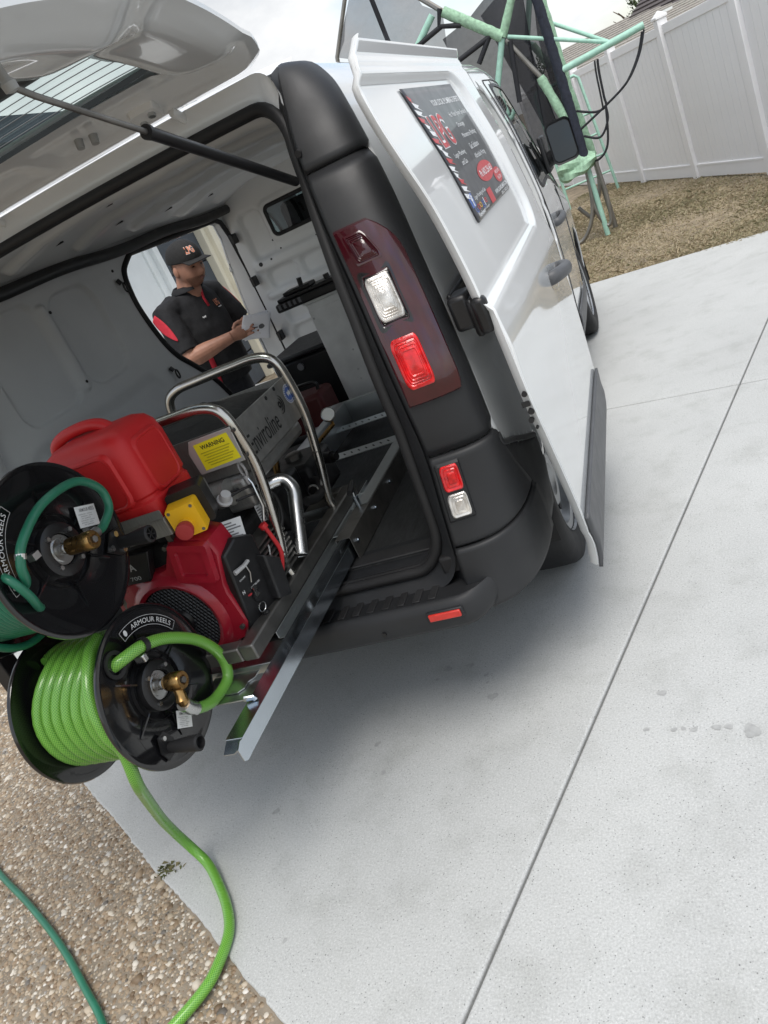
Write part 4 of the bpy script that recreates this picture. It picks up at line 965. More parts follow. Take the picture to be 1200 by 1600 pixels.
UD = np.concatenate([np.linspace(0, .03, 4), np.linspace(.05, .75, 30), np.linspace(.76, .92, 24), np.linspace(.93, 1, 8)])
m = MB(); m.grid(dface, UD, ZD); dr = m.build('sliding_door', 'white_paint', van, ang=60)
md = dr.modifiers.new('skin', 'SOLIDIFY'); md.thickness = .006; md.offset = -1
# folded return of the door edge and the inner panel
ed = [(u, z) for u, z in [(0, z) for z in np.linspace(.47, 1.90, 60)]]
m = MB(); m.grid(lambda k, z: (dx(z)-.02*(1.245 < z < 1.765)*0-[.0, .002, .012, .025, .028][int(k)]-(.02*rbox(yR(z), z, -.3, 1.25, 1.245, 1.765, .09, .035)), yR(z)+[.002, -.004, .004, .022, .05][int(k)], z), list(range(5)), np.linspace(.345, 1.885, 70), flip=True); m.build('door_edge', 'inner_paint', van, ang=50)
m = MB(); m.grid(lambda u, z: (dx(z)-.030-.022*rbox(.5, z, -.3, 1.25, 1.245, 1.765, .09, .035), yR(z)+.05+(yF(z)-yR(z)-.07)*u, z), np.linspace(0, 1, 30), np.linspace(.345, 1.88, 40), flip=True); m.build('door_inner', 'inner_paint', van, ang=50)
m = MB(); m.grid(lambda u, z: (dx(z)+.008, yR(z)+.004+(yF(z)-yR(z)-.008)*u, z), np.linspace(0, 1, 30), [.33, .34, .37, .42, .47, .51, .53, .537]); m.build('door_cladding', 'grey_plastic', van, ang=50, solid=.012)
m = MB(); pth = catmull([(1.108, 1.00, 1.052), (1.138, 1.01, 1.055), (1.16, 1.09, 1.05), (1.162, 1.18, 1.042), (1.14, 1.25, 1.034), (1.11, 1.26, 1.032)], 6); m.tube(pth, [.012]+[.020]*(len(pth)-2)+[.012], 12, flat=1.25); dh = m.build('sliding_door_handle', 'grey_plastic', van)
m = MB(); m.grid(lambda a, r: (dx(1.04)-.0+.0015-.006*(1-r*r), 1.14+.17*r*math.cos(a), 1.042+.05*r*math.sin(a)), np.linspace(0, 2*PI, 30), np.linspace(0, 1, 6)); m.build('handle_cup', 'white_paint', van, fix=True)
# roller arm and rail behind the door
m = MB(); m.box((.975, .16, 1.215), (.99, 1.75, 1.265)); m.build('door_rail', 'satin_black', van, bevel=.006)
m = MB(); m.box((.985, .10, 1.175), (1.04, .20, 1.265)); m.box((1.03, .09, 1.15), (1.055, .17, 1.25)); m.build('roller_arm', 'satin_black', van, bevel=.012)
m = MB(); m.box((1.055, .035, 1.165), (1.092, .075, 1.255)); m.build('roller_mount', 'satin_black', van, bevel=.012)
for a, z, r in ((.010, 1.005, .007), (.011, .955, .008), (.020, .930, .007), (.014, .905, .004)):
    m = MB(); m.cyl((dx(z)-a, yR(z)-.006, z), (dx(z)-a, yR(z)+.004, z), r, 12); m.build('latch_hole', 'print_black', van)
m = MB(); m.box((dx(.975)-.026, yR(.975)-.007, .972), (dx(.975)-.006, yR(.975)+.002, .984)); m.build('latch_slot', 'print_black', van)
m = MB(); m.cyl((.975, .43, 1.80), (.93, .36, 1.80), .016, 12); m.build('top_buffer', 'rubber', van)

# --- tailgate raised overhead
hc = np.array(catmull([(.405, 1.972), (.33, 2.008), (.18, 2.050), (-.05, 2.085), (-.30, 2.10), (-.55, 2.09), (-.80, 2.05), (-1.10, 1.97)], 12))
hl = np.concatenate([[0], np.cumsum(np.hypot(*np.diff(hc, axis=0).T))]); HL = hl[-1]
def hpt(s, off):
    y, z = np.interp(s, hl, hc[:, 0]), np.interp(s, hl, hc[:, 1]); e = .01
    dy = np.interp(min(HL, s+e), hl, hc[:, 0])-np.interp(max(0, s-e), hl, hc[:, 0]); dz = np.interp(min(HL, s+e), hl, hc[:, 1])-np.interp(max(0, s-e), hl, hc[:, 1]); l = math.hypot(dy, dz)
    ny, nz = dz/l, -dy/l       # towards the inside (down)
    if nz > 0: ny, nz = -ny, -nz
    return y+ny*off, z+nz*off
def hw(s): return float(np.interp(s, [0, .05, .15, .4, .8, HL], [.66, .715, .745, .765, .79, .80]))
SW = (.255, .535, .505)      # window: from, to (along), half width
def hatch(s, u, off): 
    x = hw(s)*u; cr = (.022*u**4+.018*u*u)*min(1, .15+s/.25)
    y, z = hpt(s, off+cr); return (x, y, z)
Us = np.linspace(-1, 1, 61)
Ss = np.concatenate([np.linspace(0, SW[0], 14), np.linspace(SW[0], SW[1], 10)[1:], np.linspace(SW[1], HL, 40)[1:]])
def inwin(s, u): return SW[0] < s < SW[1] and abs(hw(s)*u) < SW[2]+.02
m = MB(); m.grid(lambda s, u: hatch(s, u, 0), Ss, Us, lambda s, u: not inwin(s, u)); tg = m.build('tailgate', 'white_paint', van, ang=60); m = MB()
def thick(s, u):
    x = abs(hw(s)*u); e = 1-abs(u)
    t = .010+.020*min(1, max(0, e/.08))**.7
    t += .020*rbox(x, s, .56, .70, .22, 1.3, .05, .05)+.05*rbox(x, s, .55, .72, .80, 1.4, .05, .25)
    t -= .006*rbox(x, s, -.2, .50, .53, 1.15, .05, .05)
    t -= .008*rbox(x, s, .05, .60, .07, .17, .03, .03)
    return t*min(1, .35+s/.06)
m = MB(); m.grid(lambda s, u: hatch(s, u, thick(s, u)), Ss, Us, lambda s, u: not inwin(s, u), flip=True); m.build('tailgate_inner', 'white_paint', tg, ang=60)
# edge, window reveal
bd = [(s, 1) for s in Ss]+[(HL, u) for u in Us[::-1]]+[(s, -1) for s in Ss[::-1]]+[(0, u) for u in Us]
m = MB(); n = len(bd); m.add([hatch(s, u, o_) for s, u in bd for o_ in (-.002, thick(s, u)*.5, thick(s, u))], [(k*3+j, ((k+1) % n)*3+j, ((k+1) % n)*3+j+1, k*3+j+1) for k in range(n) for j in range(2)]); m.build('tailgate_edge', 'white_paint', tg, ang=60)
wr = rrect((SW[1]-SW[0])/2+.004, SW[2]+.022, .05, 6); c_ = (SW[0]+SW[1])/2
m = MB(); n = len(wr); vs = []
for a, b in wr:
    s = c_+a; u = b/hw(s)
    for o_ in (.004, .008, .018): vs.append(hatch(s, u, o_))
m.add(vs, [(k*3+j, ((k+1) % n)*3+j, ((k+1) % n)*3+j+1, k*3+j+1) for k in range(n) for j in range(2)]); m.build('window_reveal', 'rubber', tg)
m = MB(); m.grid(lambda s, u: hatch(s, u*(SW[2]+.02)/hw(s), .006), np.linspace(SW[0]-.004, SW[1]+.004, 8), np.linspace(-1, 1, 24)); wn = m.build('tailgate_window', 'glass', tg)
for k in range(5):
    s = SW[0]+.03+k*.04; m = MB(); m.tube([hatch(s, u*SW[2]/hw(s), .009) for u in np.linspace(-1, 1, 16)], .0012, 4); m.build('heating_wire', 'print_grey', wn)
m = MB(); m.grid(lambda s, u: hatch(s, u*.485/hw(s), .026+.01*rbox(u, s, -.9, .9, .60, 1.05, .1, .08)), np.linspace(.54, 1.14, 20), np.linspace(-1, 1, 20), flip=True); m.build('tailgate_trim', 'satin_black', tg, solid=.004)
for x in (.36, -.36):
    m = MB(); fnc = lambda a, b, t: hatch(.10+b, (x+a)/hw(.1), thick(.10, x/hw(.1))+.004-t*0+.0*t)
    rr = rrect(.045, .04, .012, 4); n = len(rr)
    m.add([hatch(.085+b, (x+a)/hw(.1), .018) for a, b in rr]+[hatch(.085+b*.9, (x+a*.9)/hw(.1), .040) for a, b in rr], [tuple(range(n, 2*n))]+[(i, (i+1) % n, n+(i+1) % n, n+i) for i in range(n)]); hb = m.build('hinge', 'inner_paint', tg, fix=True)
    for a in (-.02, .022):
        m = MB(); p0 = hatch(.085+a*.6, (x+a)/hw(.1), .038); p1 = hatch(.085+a*.6, (x+a)/hw(.1), .050); m.cyl(p0, p1, .011, 6); m.build('hinge_bolt', 'galv', hb)
    m = MB(); q = hatch(.045, (x+.05)/hw(.04), .035); m.tube([q, (x+.06, .40, 1.93), (x+.06, .43, 1.952)], .010, 8, flat=1.6); m.build('hinge_arm', 'inner_paint', hb)
for x, s in ((.155, .13), (.195, .115)):
    m = MB(); p0 = np.array(hatch(s, x/hw(s), .020)); p1 = np.array(hatch(s, x/hw(s), .046)); m.tube([p0, p1], [.013, .011], 12); m.build('tailgate_plug', 'gasket_grey', tg)
for sg in (1, -1):
    m = MB(); m.cyl((sg*.672, .315, 1.665), (sg*.676, -.30, 1.835), .0125, 14); m.cyl((sg*.676, -.295, 1.834), (sg*.676, -.305, 1.836), .0145, 14); st = m.build('gas_strut', 'satin_black', van)
    m = MB(); m.tube([(sg*.676, -.30, 1.835), (sg*.665, -.56, 1.915), (sg*.660, -.595, 1.932)], .0058, 10); m.build('strut_rod', 'dark_steel', st)
    m = MB(); m.lathe((sg*.660, -.60, 1.934), (0, -.2, 1), [(.0, -.012), (.012, -.008), (.013, .004), (.008, .010), (.008, .03)], 14); m.build('ball_joint', 'gasket_grey', st)
# small blue tape flag and clip hanging at the left rear pillar
m = MB(); m.box((-.775, .62, 1.16), (-.77, .66, 1.235)); m.build('tape_flag', 'tape_blue', van)

# ================================================================== SLIDE-OUT TRAY
tray = thing('slide_tray', (0, 0, .575), 'galvanised slide-out steel tray pulled out of the van rear', 'slide tray')
XL, XR_ = -.27, .385      # outer faces of the fixed channels
def channel(x, sg, name, mat, y0, y1, z0, z1, w, th=.003):
    """top flange, outer web and a small inner lip"""
    m = MB(); xo = x; xin_ = x-sg*w
    pts = [(xo, z0), (xo, z1), (xin_, z1), (xin_, z1-.012), (xin_+sg*th, z1-.012), (xin_+sg*th, z1-th), (xo-sg*th, z1-th), (xo-sg*th, z0)]
    m.prism(pts, lambda a, b, t: (a, t, b), y0, y1); return m.build(name, mat, tray, smooth=False, fix=True, bevel=.001)
for x, sg in ((XR_, 1), (XL, -1)):
    channel(x, sg, 'fixed_channel', 'dark_steel', .22, 1.60, .578, .664, .055)
    m = MB(); m.box((min(x-sg*.052, x-sg*.004), .45, .6645), (max(x-sg*.052, x-sg*.004), 1.59, .667)); m.build('channel_top', 'galv', tray)
    for y in (.255, .475, .676, .97):
        m = MB(); m.cyl((x, y, .632), (x+sg*.006, y, .632), .0085, 6); b_ = m.build('channel_bolt', 'bright_zinc', tray)
        m = MB(); m.cyl((x+sg*.0055, y, .632), (x+sg*.009, y, .632), .0045, 10); m.build('bolt_end', 'bright_zinc', b_)
    # sliding rail reaching out behind the van
    xr = x-sg*.012
    channel(xr, sg, 'slide_rail', 'bright_zinc', -.63 if sg > 0 else -.28, .55, .592, .640, .050)
    if sg < 0: continue
    # cut and folded end of the rail
    m = MB(); m.prism([(0, 0), (0, .058), (.025, .062), (.06, .05), (.06, .01), (.04, 0)], lambda a, b, t: (xr-sg*t, -.63-a*.55, .592+b*.8), 0, .003); m.build('rail_tip', 'bright_zinc', tray, fix=True)
    m = MB(); m.prism([(0, 0), (0, .040), (.035, .044), (.05, .03), (.05, 0)], lambda a, b, t: (xr-sg*(.045-b+.003), -.63-a*.6, .634-.012*(a/.05)**2*1.2+t), 0, .003); m.build('rail_tip', 'bright_zinc', tray, fix=True)
    m = MB(); m.tube([(xr-sg*.025, -.50, .641), (xr-sg*.028, -.50, .648), (xr-sg*.05, -.505, .652)], .0055, 8, flat=1.5); m.build('rail_stop', 'bright_zinc', tray)
# cross members: perforated straps, raised end plate, rear folded plates
def strap(y0, y1, z, holes, x0=XL+.05, x1=XR_-.05, mat='galv'):
    m = MB(); m.box((x0, y0, z), (x1, y1, z+.003)); o = m.build('cross_strap', mat, tray)
    for k in range(holes):
        x = x0+.05+k*(x1-x0-.1)/(holes-1); M_ = Matrix.Translation((x, (y0+y1)/2, z+.0032)) @ Matrix.Rotation(R(35), 4, 'Z')
        m = MB(); m.box((-.003, -.013, -.0006), (.003, .013, .0006), M_); m.build('slot', 'print_black', o)
strap(1.03, 1.11, .652, 14); strap(1.42, 1.50, .652, 14)
m = MB(); m.box((XL+.05, 1.64, .60), (XR_-.02, 1.644, .725)); m.box((XL+.05, 1.644, .721), (XR_-.02, 1.67, .725)); m.build('end_plate', 'galv', tray, bevel=.001)
m = MB(); m.box((-.10, .80, .60), (-.085, 1.638, .725)); m.box((-.13, .80, .7252), (-.085, 1.638, .7282)); m.build('side_plate', 'galv', tray, bevel=.001)
m = MB(); m.box((.22, 1.60, .66), (.28, 1.638, .71)); m.build('end_clip', 'galv', tray)
m = MB(); m.box((XL+.06, .50, .635), (XR_-.06, .58, .639)); m.box((XL+.06, .58, .635), (XR_-.06, .583, .655)); m.build('lock_plate', 'galv', tray, bevel=.001)
m = MB(); m.box((.17, .30, .640), (.33, .48, .643)); m.build('base_plate', 'galv', tray, bevel=.001)
m = MB(); m.box((.284, -.22, .622), (.325, .72, .626)); m.box((.284, -.22, .626), (.287, .72, .645)); m.build('inner_angle', 'galv', tray, bevel=.001)
m = MB(); m.cyl((.345, .455, .664), (.345, .455, .70), .011, 12); m.cyl((.345, .455, .70), (.345, .457, .725), .007, 12); lk = m.build('lock_pin', 'bright_zinc', tray)
m = MB(); m.tube([(.335, .50, .735), (.345, .457, .733), (.350, .42, .728)], [.010, .012, .010], 10); m.build('pin_handle', 'rubber', lk)
m = MB(); m.box((XL+.07, -.31, .610), (XR_-.075, -.21, .614)); m.box((XL+.07, -.312, .585), (XR_-.075, -.309, .614)); m.build('rear_plate', 'galv', tray, bevel=.001)
m = MB(); m.box((XL+.07, -.43, .592), (XR_-.075, -.355, .596)); m.box((XL+.07, -.355, .575), (XR_-.075, -.352, .596)); m.build('rear_plate', 'galv', tray, bevel=.001)
m = MB(); m.prism([(.10, -.40), (.22, -.40), (.235, -.385), (.235, -.36), (.25, -.345), (.25, -.315), (.10, -.315)], lambda a, b, t: (a, b, t), .598, .601); m.build('latch_plate', 'galv', tray, fix=True)

# ================================================================== WATER JETTER
jet = thing('water_jetter', (-.06, .15, .64), 'petrol water jetter with red engine and stainless frame on the tray', 'water jetter')
for (a, b) in (((.258, -.33), (.258, .62)), ((-.15, -.33), (-.15, .62))):
    m = MB(); m.box((a[0]-.024, a[1], .642), (a[0]+.024, b[1], .690)); m.build('base_tube', 'dark_steel', jet, bevel=.005)
for y in (-.31, .18, .60):
    m = MB(); m.box((-.126, y-.022, .644), (.234, y+.022, .688)); m.build('base_tube', 'dark_steel', jet, bevel=.005)
# roll hoops
def hoop(y, xl, xr_, z0, zt, lean):
    ptsR = [(xr_, z0), (xr_, z0+.045), (xr_+lean*.5, z0+.17), (xr_+lean, z0+.34), (xr_+lean*.98, zt-.10), (xr_+lean*.72, zt-.028), (xr_+lean*.2-.02, zt), (xr_-.10, zt+.004)]
    ptsL = [(2*(xl+xr_)/2-x, z) for x, z in ptsR][::-1]
    c = catmull([(x, y, z) for x, z in ptsR+ptsL], 8); m = MB(); m.tube(c, .0165, 14); return m.build('roll_hoop', 'stainless', jet, ang=70)
hoop(.018, -.125, .262, .69, 1.247, .068); hoop(.452, -.09, .255, .69, 1.256, .060)
for y, zz in ((.018, .92), (.452, .90)):
    m = MB(); m.lathe((.305 if y < .1 else .292, y, zz), (.15, 0, 1), [(.0168, -.003), (.0176, 0), (.0168, .003)], 14); m.build('weld_ring', 'dark_steel', jet)
# stainless water tank between the hoops with printed side panel
SP = frame((.307, .25, 1.10), (0, 1, 0), (-.0, 0, 1))
m = MB(); m.box((.300, .045, 1.028), (.306, .478, 1.172)); sidep = m.build('side_panel', 'brushed', jet, bevel=.002)
m = MB(); lettering(m, 'Enviroline', SP, -.063, -.014, w=.215, h=.062, t=.001); m.build('lettering', 'print_black', sidep, smooth=False)
m = MB()   # round logo: nested arcs
for k, (r, w, a0, a1) in enumerate(((.030, .0065, -120, 75), (.020, .006, -110, 85), (.011, .007, -180, 180))):
    n = 22; vs = []
    for j in range(n+1):
        a = R(a0+(a1-a0)*j/n); wv_ = w*math.sin(PI*(j/n)) if k < 2 else w
        vs += [SP(.092+(r-wv_)*math.cos(a), .012+(r-wv_)*math.sin(a), .001), SP(.092+r*math.cos(a), .012+r*math.sin(a), .001)]
    m.add(vs, [(2*j, 2*j+1, 2*j+3, 2*j+2) for j in range(n)])
m.build('logo', 'print_black', sidep, smooth=False)
m = MB(); m.add([SP(.176+.032*math.cos(a), .018+.032*math.sin(a), .001) for a in np.linspace(0, 2*PI, 32, endpoint=False)], [tuple(range(32))]); rb = m.build('round_badge', 'label_white', sidep, smooth=False)
m = MB(); m.add([SP(.176+.022*math.cos(a), .018+.022*math.sin(a), .0016) for a in np.linspace(0, 2*PI, 32, endpoint=False)], [tuple(range(32))]); m.build('badge_centre', 'sign_blue', sidep, smooth=False)
m = MB(); m.add([SP(.176+a, .018+b, .002) for a, b in ((-.012, .004), (-.010, .010), (-.002, .006), (.006, .012), (.012, .002), (.008, -.008), (.0, -.003), (-.008, -.008))], [tuple(range(8))]); m.build('badge_map', 'label_white', sidep, smooth=False)
m = MB()
for k in range(26):
    a = 2*PI*k/26; c = np.array([.176+.0268*math.cos(a), .018+.0268*math.sin(a)]); t_ = np.array([-math.sin(a), math.cos(a)])*.0018; n_ = np.array([math.cos(a), math.sin(a)])*.0026
    m.add([SP(*(c-t_-n_), .002), SP(*(c+t_-n_), .002), SP(*(c+t_+n_), .002), SP(*(c-t_+n_), .002)], [(0, 1, 2, 3)])
m.build('badge_lettering', 'sign_blue', sidep, smooth=False)
for a, b in ((.035, .058), (.105, .062)):
    m = MB(); m.cyl(SP(a, b, -.001), SP(a, b, .001), .0065, 12); m.build('panel_hole', 'print_black', sidep)
m = MB(); m.box((-.16, .05, 1.03), (.298, .056, 1.17)); m.box((-.16, .466, 1.03), (.298, .472, 1.17)); m.box((-.166, .05, 1.03), (-.16, .472, 1.17)); m.build('tank_wall', 'brushed', jet)
m = MB()
U = np.linspace(0, 1, 24); m.grid(lambda u, v: (-.155+.45*u, .06+.405*v, 1.135+.055*math.sin(PI*min(1, max(0, u*1.06)))**.35*math.sin(PI*min(1, max(.02, v)))**.3+.012*rbox(u, v, .25, .6, .3, .7, .1, .05)), U, U); m.build('tank_lid', 'cast_black', jet, ang=40)
m = MB(); m.box((-.14, .10, .97), (.285, .46, 1.03)); m.box((-.13, .022, .92), (.275, .14, 1.028)); m.build('tank_base', 'brushed', jet, bevel=.02)
m = MB(); m.tube([(-.13, .0, 1.0), (.225, .0, 1.0)], .040, 20); m.build('muffler_shield', 'brushed', jet)
m = MB(); m.tube([(-.05, .25, 1.195), (-.02, .25, 1.21), (.12, .25, 1.21), (.15, .25, 1.195)], .012, 8); m.build('lid_handle', 'rubber', jet)
# warning plate on the near hoop
WP = frame((.258, -.008, 1.128), (1, 0, .02), (-.10, 0, 1))
m = MB(); m.prism([(-.085, -.05), (.068, -.052), (.075, .05), (-.068, .052), (-.088, .02)], WP, -.003, .001); wp = m.build('warning_plate', 'plate_steel', jet, fix=True, bevel=.001)
m = MB(); m.add([WP(a, b, .0016) for a, b in ((-.062, -.042), (.062, -.040), (.058, .040), (-.060, .038))], [(0, 1, 2, 3)]); m.build('warning_label', 'warn_yellow', wp, smooth=False)
m = MB(); lettering(m, 'WARNING', WP, 0, .024, w=.082, h=.0135, t=.0022, bold=.02); m.build('lettering', 'print_black', wp, smooth=False)
for k in range(6): m = MB(); lettering(m, 'llllllllllllllllllllllllllllllllllllllllllll'[:40-4*(k % 3)], WP, 0, .008-k*.0078, w=.10-.012*(k % 3), h=.003, t=.0022); m.build('print_line', 'print_black', wp, smooth=False)
for a, b in ((.082, .038), (.080, -.04)):
    m = MB(); m.cyl(WP(a, b, -.004), WP(a, b, .006), .006, 6); m.build('plate_bolt', 'dark_steel', wp)
# tray that carries the fuel can
m = MB(); m.box((-.13, -.255, 1.022), (.185, -.02, 1.028)); m.box((-.13, -.258, 1.022), (.185, -.254, 1.072)); m.box((.182, -.256, 1.022), (.186, -.02, 1.072)); m.build('can_tray', 'brushed', jet, bevel=.001)
for x, y in ((-.11, -.23), (.15, -.23), (-.11, -.04), (.15, -.04)):
    m = MB(); m.box((x-.008, y-.008, .69), (x+.008, y+.008, 1.022)); m.build('tray_leg', 'dark_steel', jet)
# --- engine
EY = -.245
m = MB()      # red blower housing: plate with round opening, wrapping back
out = [(.20, .655), (.235, .70), (.225, .82), (.265, .935), (.25, .985), (.13, 1.005), (.10, .93), (.02, .915), (-.07, .91), (-.135, .86), (-.155, .76), (-.13, .67), (-.08, .65)]
n = 48; cx, cz, rr_ = .04, .757, .118
def ray_out(a):
    best = 9
    for i in range(len(out)):
        p, q = np.array(out[i]), np.array(out[(i+1) % len(out)]); d = np.array([math.cos(a), math.sin(a)]); A = np.array([d, p-q]).T
        if abs(np.linalg.det(A)) < 1e-9: continue
        t, s_ = np.linalg.solve(A, p-np.array([cx, cz]))
        if t > 0 and -1e-6 <= s_ <= 1+1e-6: best = min(best, t)
    return best
rows = []
for k in range(n):
    a = 2*PI*k/n; ro = ray_out(a); c, s_ = math.cos(a), math.sin(a)
    rows.append([(cx+c*rr_, EY+.03, cz+s_*rr_), (cx+c*rr_, EY-.004, cz+s_*rr_), (cx+c*(rr_+.012), EY-.010, cz+s_*(rr_+.012)), (cx+c*(rr_+.026), EY-.004, cz+s_*(rr_+.026)), (cx+c*(rr_+.034), EY+.006, cz+s_*(rr_+.034)),
                 (cx+c*(max(ro, rr_+.04)-.006), EY+.008, cz+s_*(max(ro, rr_+.04)-.006)), (cx+c*max(ro, rr_+.045), EY+.018, cz+s_*max(ro, rr_+.045)), (cx+c*max(ro, rr_+.045), EY+.10, cz+s_*max(ro, rr_+.045))])
m.loft(rows+[rows[0]], closed=False, caps=False); eng = m.build('engine', 'engine_red', jet, ang=38, fix=True); tag(eng, 'dark red petrol engine housing')
m = MB(); m.disc((cx, EY+.012, cz), (0, -1, 0), rr_-.002, 40); m.build('fan_backing', 'satin_black', eng)
for k in range(-10, 11):       # grille bars, crossing
    for ang_ in (30, -30):
        x = k*.0108; h = math.sqrt(max(0, (rr_-.004)**2-x*x))
        if h < .01: continue
        c, s_ = math.cos(R(ang_)), math.sin(R(ang_)); p0 = (cx+x*c-h*-s_, EY+.006, cz+x*s_-h*c); p1 = (cx+x*c+h*-s_, EY+.006, cz+x*s_+h*c)
        m = MB(); m.tube([p0, p1], .0026, 4); m.build('grille_bar', 'satin_black', eng)
m = MB(); m.lathe((cx, EY+.004, cz), (0, -1, 0), [(.0, .012), (.035, .010), (.04, 0)], 24); m.build('fan_hub', 'satin_black', eng)
# pull-start style raised block on the housing
HB = frame((.185, EY+.004, .925), (1, 0, -.25), (.18, 0, 1))
m = MB(); m.loft([[HB(a, b, 0) for a, b in rrect(.062, .062, .012, 3)], [HB(a, b, .016) for a, b in rrect(.058, .058, .010, 3)], [HB(a, b, .016) for a, b in rrect(.040, .038, .008, 3)], [HB(a, b, .006) for a, b in rrect(.037, .035, .008, 3)]]); m.build('housing_block', 'engine_red', eng, ang=30, fix=True)
m = MB(); m.box((-.15, -.15, .66), (.22, .16, .90)); m.build('crankcase', 'cast_black', jet, bevel=.02)
for s_, x in ((1, .20), (-1, -.13)):      # finned cylinders
    for k in range(9):
        m = MB(); m.box((x-.055+(.03 if s_ > 0 else -.03), -.10, .72+k*.016), (x+.055+(.03 if s_ > 0 else -.03), .07, .726+k*.016)); m.build('cooling_fin', 'dark_steel', jet)
m = MB(); m.box((-.11, -.20, .90), (.18, .04, .985)); m.box((.06, -.19, .97), (.19, .0, 1.008)); m.build('air_cleaner', 'cast_black', jet, bevel=.025, bseg=3)
# black side panel with nameplate left of the red block
NP = frame((-.06, EY-.004, .955), (1, 0, -.05), (.05, 0, 1))
m = MB(); m.prism([(-.10, -.04), (.09, -.045), (.13, .045), (-.10, .05)], NP, -.03, 0); npn = m.build('name_panel', 'satin_black', jet, fix=True, bevel=.004)
m = MB(); lettering(m, 'HONDA', NP, .01, .008, w=.115, h=.022, t=.001, bold=.02); m.build('lettering', 'plastic_grey', npn, smooth=False)
m = MB(); lettering(m, 'iGX', NP, -.02, -.026, w=.05, h=.014, t=.001, shear=.3); m.build('lettering', 'sign_red', npn, smooth=False)
m = MB(); lettering(m, '700', NP, .05, -.026, w=.035, h=.012, t=.001); m.build('lettering', 'plastic_grey', npn, smooth=False)
# control panel with key
CP = frame((.268, -.165, .80), (.25, 1, 0), (.12, -.1, 1))
m = MB(); m.prism([(-.075, -.13), (.045, -.13), (.07, -.05), (.065, .10), (.0, .13), (-.06, .11)], CP, -.04, .0); cpn = m.build('control_panel', 'satin_black', jet, fix=True, bevel=.006)
m = MB(); m.prism([(.035, -.10), (.09, -.12), (.10, .0), (.045, .045)], CP, -.02, .03); m.build('control_box', 'cast_black', jet, fix=True, bevel=.006)
m = MB(); m.cyl(CP(-.012, -.05, -.002), CP(-.012, -.05, .008), .017, 20); m.build('key_switch', 'satin_black', cpn)
m = MB(); m.box((-.002, -.008, 0), (.002, .008, .03), Matrix.Translation(Vector(CP(-.012, -.05, .008)))); m.tube([CP(-.02+.014*math.cos(a), -.085+.014*math.sin(a), .012) for a in np.linspace(0, 2*PI, 18)], .0014, 5); m.build('key', 'polished', cpn)
m = MB(); m.tube([CP(-.02, -.10, .012), CP(-.015, -.115, .014), CP(-.012, -.135, .012)], [.010, .013, .007], 8); m.build('key_fob', 'satin_black', cpn)
m = MB(); m.box((-.006, -.005, 0), (.006, .005, .003), Matrix.Translation(Vector(CP(-.035, -.035, .001)))); m.build('oil_lamp', 'sign_red', cpn)
for tx_, a_, b_, w_, h_ in (('N', -.05, -.015, .009, .011), ('ENGINE SW.', .0, -.022, .04, .006), ('CHOKE', -.035, .02, .025, .005)):
    m = MB(); lettering(m, tx_, CP, a_, b_, w=w_, h=h_, t=.0012, bold=.01); m.build('lettering', 'label_white', cpn, smooth=False)
for (x, z) in ((.215, .70), (-.12, .70), (.235, .955), (.125, .985), (-.125, .86)):
    m = MB(); m.cyl((x, EY+.012, z), (x, EY-.002, z), .0075, 6); m.build('housing_bolt', 'dark_steel', eng)
m = MB(); m.tube([CP(-.055, .052, .004), CP(-.02, .054, .012), CP(.0, .056, .010)], [.010, .008, .007], 8, flat=.7); m.build('choke_lever', 'plastic_grey', cpn)
m = MB(); m.tube([CP(-.01, .05, .006), CP(-.005, .02, .006), CP(-.015, -.005, .006)], .0018, 6); m.build('choke_cable', 'polished', cpn)
# spec stickers
for (c, rgt, up, w, h) in (((.235, -.10, .925), (.45, .9, -.3), (0, .25, 1), .042, .030), ((.262, .03, .90), (.3, 1, -.1), (0, .2, 1), .012, .028)):
    fn = frame(c, rgt, up); m = MB(); m.add([fn(a, b, 0) for a, b in ((-w, -h), (w, -h), (w, h), (-w, h))], [(0, 1, 2, 3)]); lb = m.build('spec_sticker', 'label_white', jet, smooth=False)
    m = MB()
    for k in range(6): m.add([fn(a, b, .0006) for a, b in ((-w*.85, h*.75-k*h*.28), (w*(.2+.6*((k*7) % 3)/2), h*.75-k*h*.28), (w*(.2+.6*((k*7) % 3)/2), h*.62-k*h*.28), (-w*.85, h*.62-k*h*.28))], [(0, 1, 2, 3)])
    m.build('sticker_print', 'print_grey', lb, smooth=False)
# emergency stop
ES = frame((.222, -.205, 1.045), (.95, .31, -.02), (-.06, -.12, 1))
m = MB(); m.loft([[ES(a+.012, b+.012, t) for a, b in rrect(.050, .055, .012, 3)] for t in (-.06, -.002)]); m.build('stop_backing', 'satin_black', jet, fix=True)
m = MB(); m.loft([[ES(a*s_, b*s_, t) for a, b in rrect(.041, .045, .008, 4)] for s_, t in ((1, -.004), (1, .040), (.965, .044))]); es = m.build('stop_box', 'yellow', jet, fix=True, ang=30)
m = MB(); m.lathe(ES(-.004, -.010, .044), ES(0, 0, 1)-ES(0, 0, 0), [(.017, 0), (.017, .014), (.022, .018), (.024, .034), (.022, .040), (.012, .042), (0, .041)], 24); m.build('stop_button', 'estop_red', es)
m = MB(); m.lathe(ES(-.004, -.010, .042), ES(0, 0, 1)-ES(0, 0, 0), [(.020, 0), (.020, .008), (.017, .009)], 24); m.build('stop_collar', 'yellow', es)
for a, b in ((-.031, .036), (.031, .036), (.031, -.036), (-.031, -.036)):
    m = MB(); m.cyl(ES(a, b, .043), ES(a, b, .0455), .0045, 10); m.build('stop_screw', 'dark_steel', es)
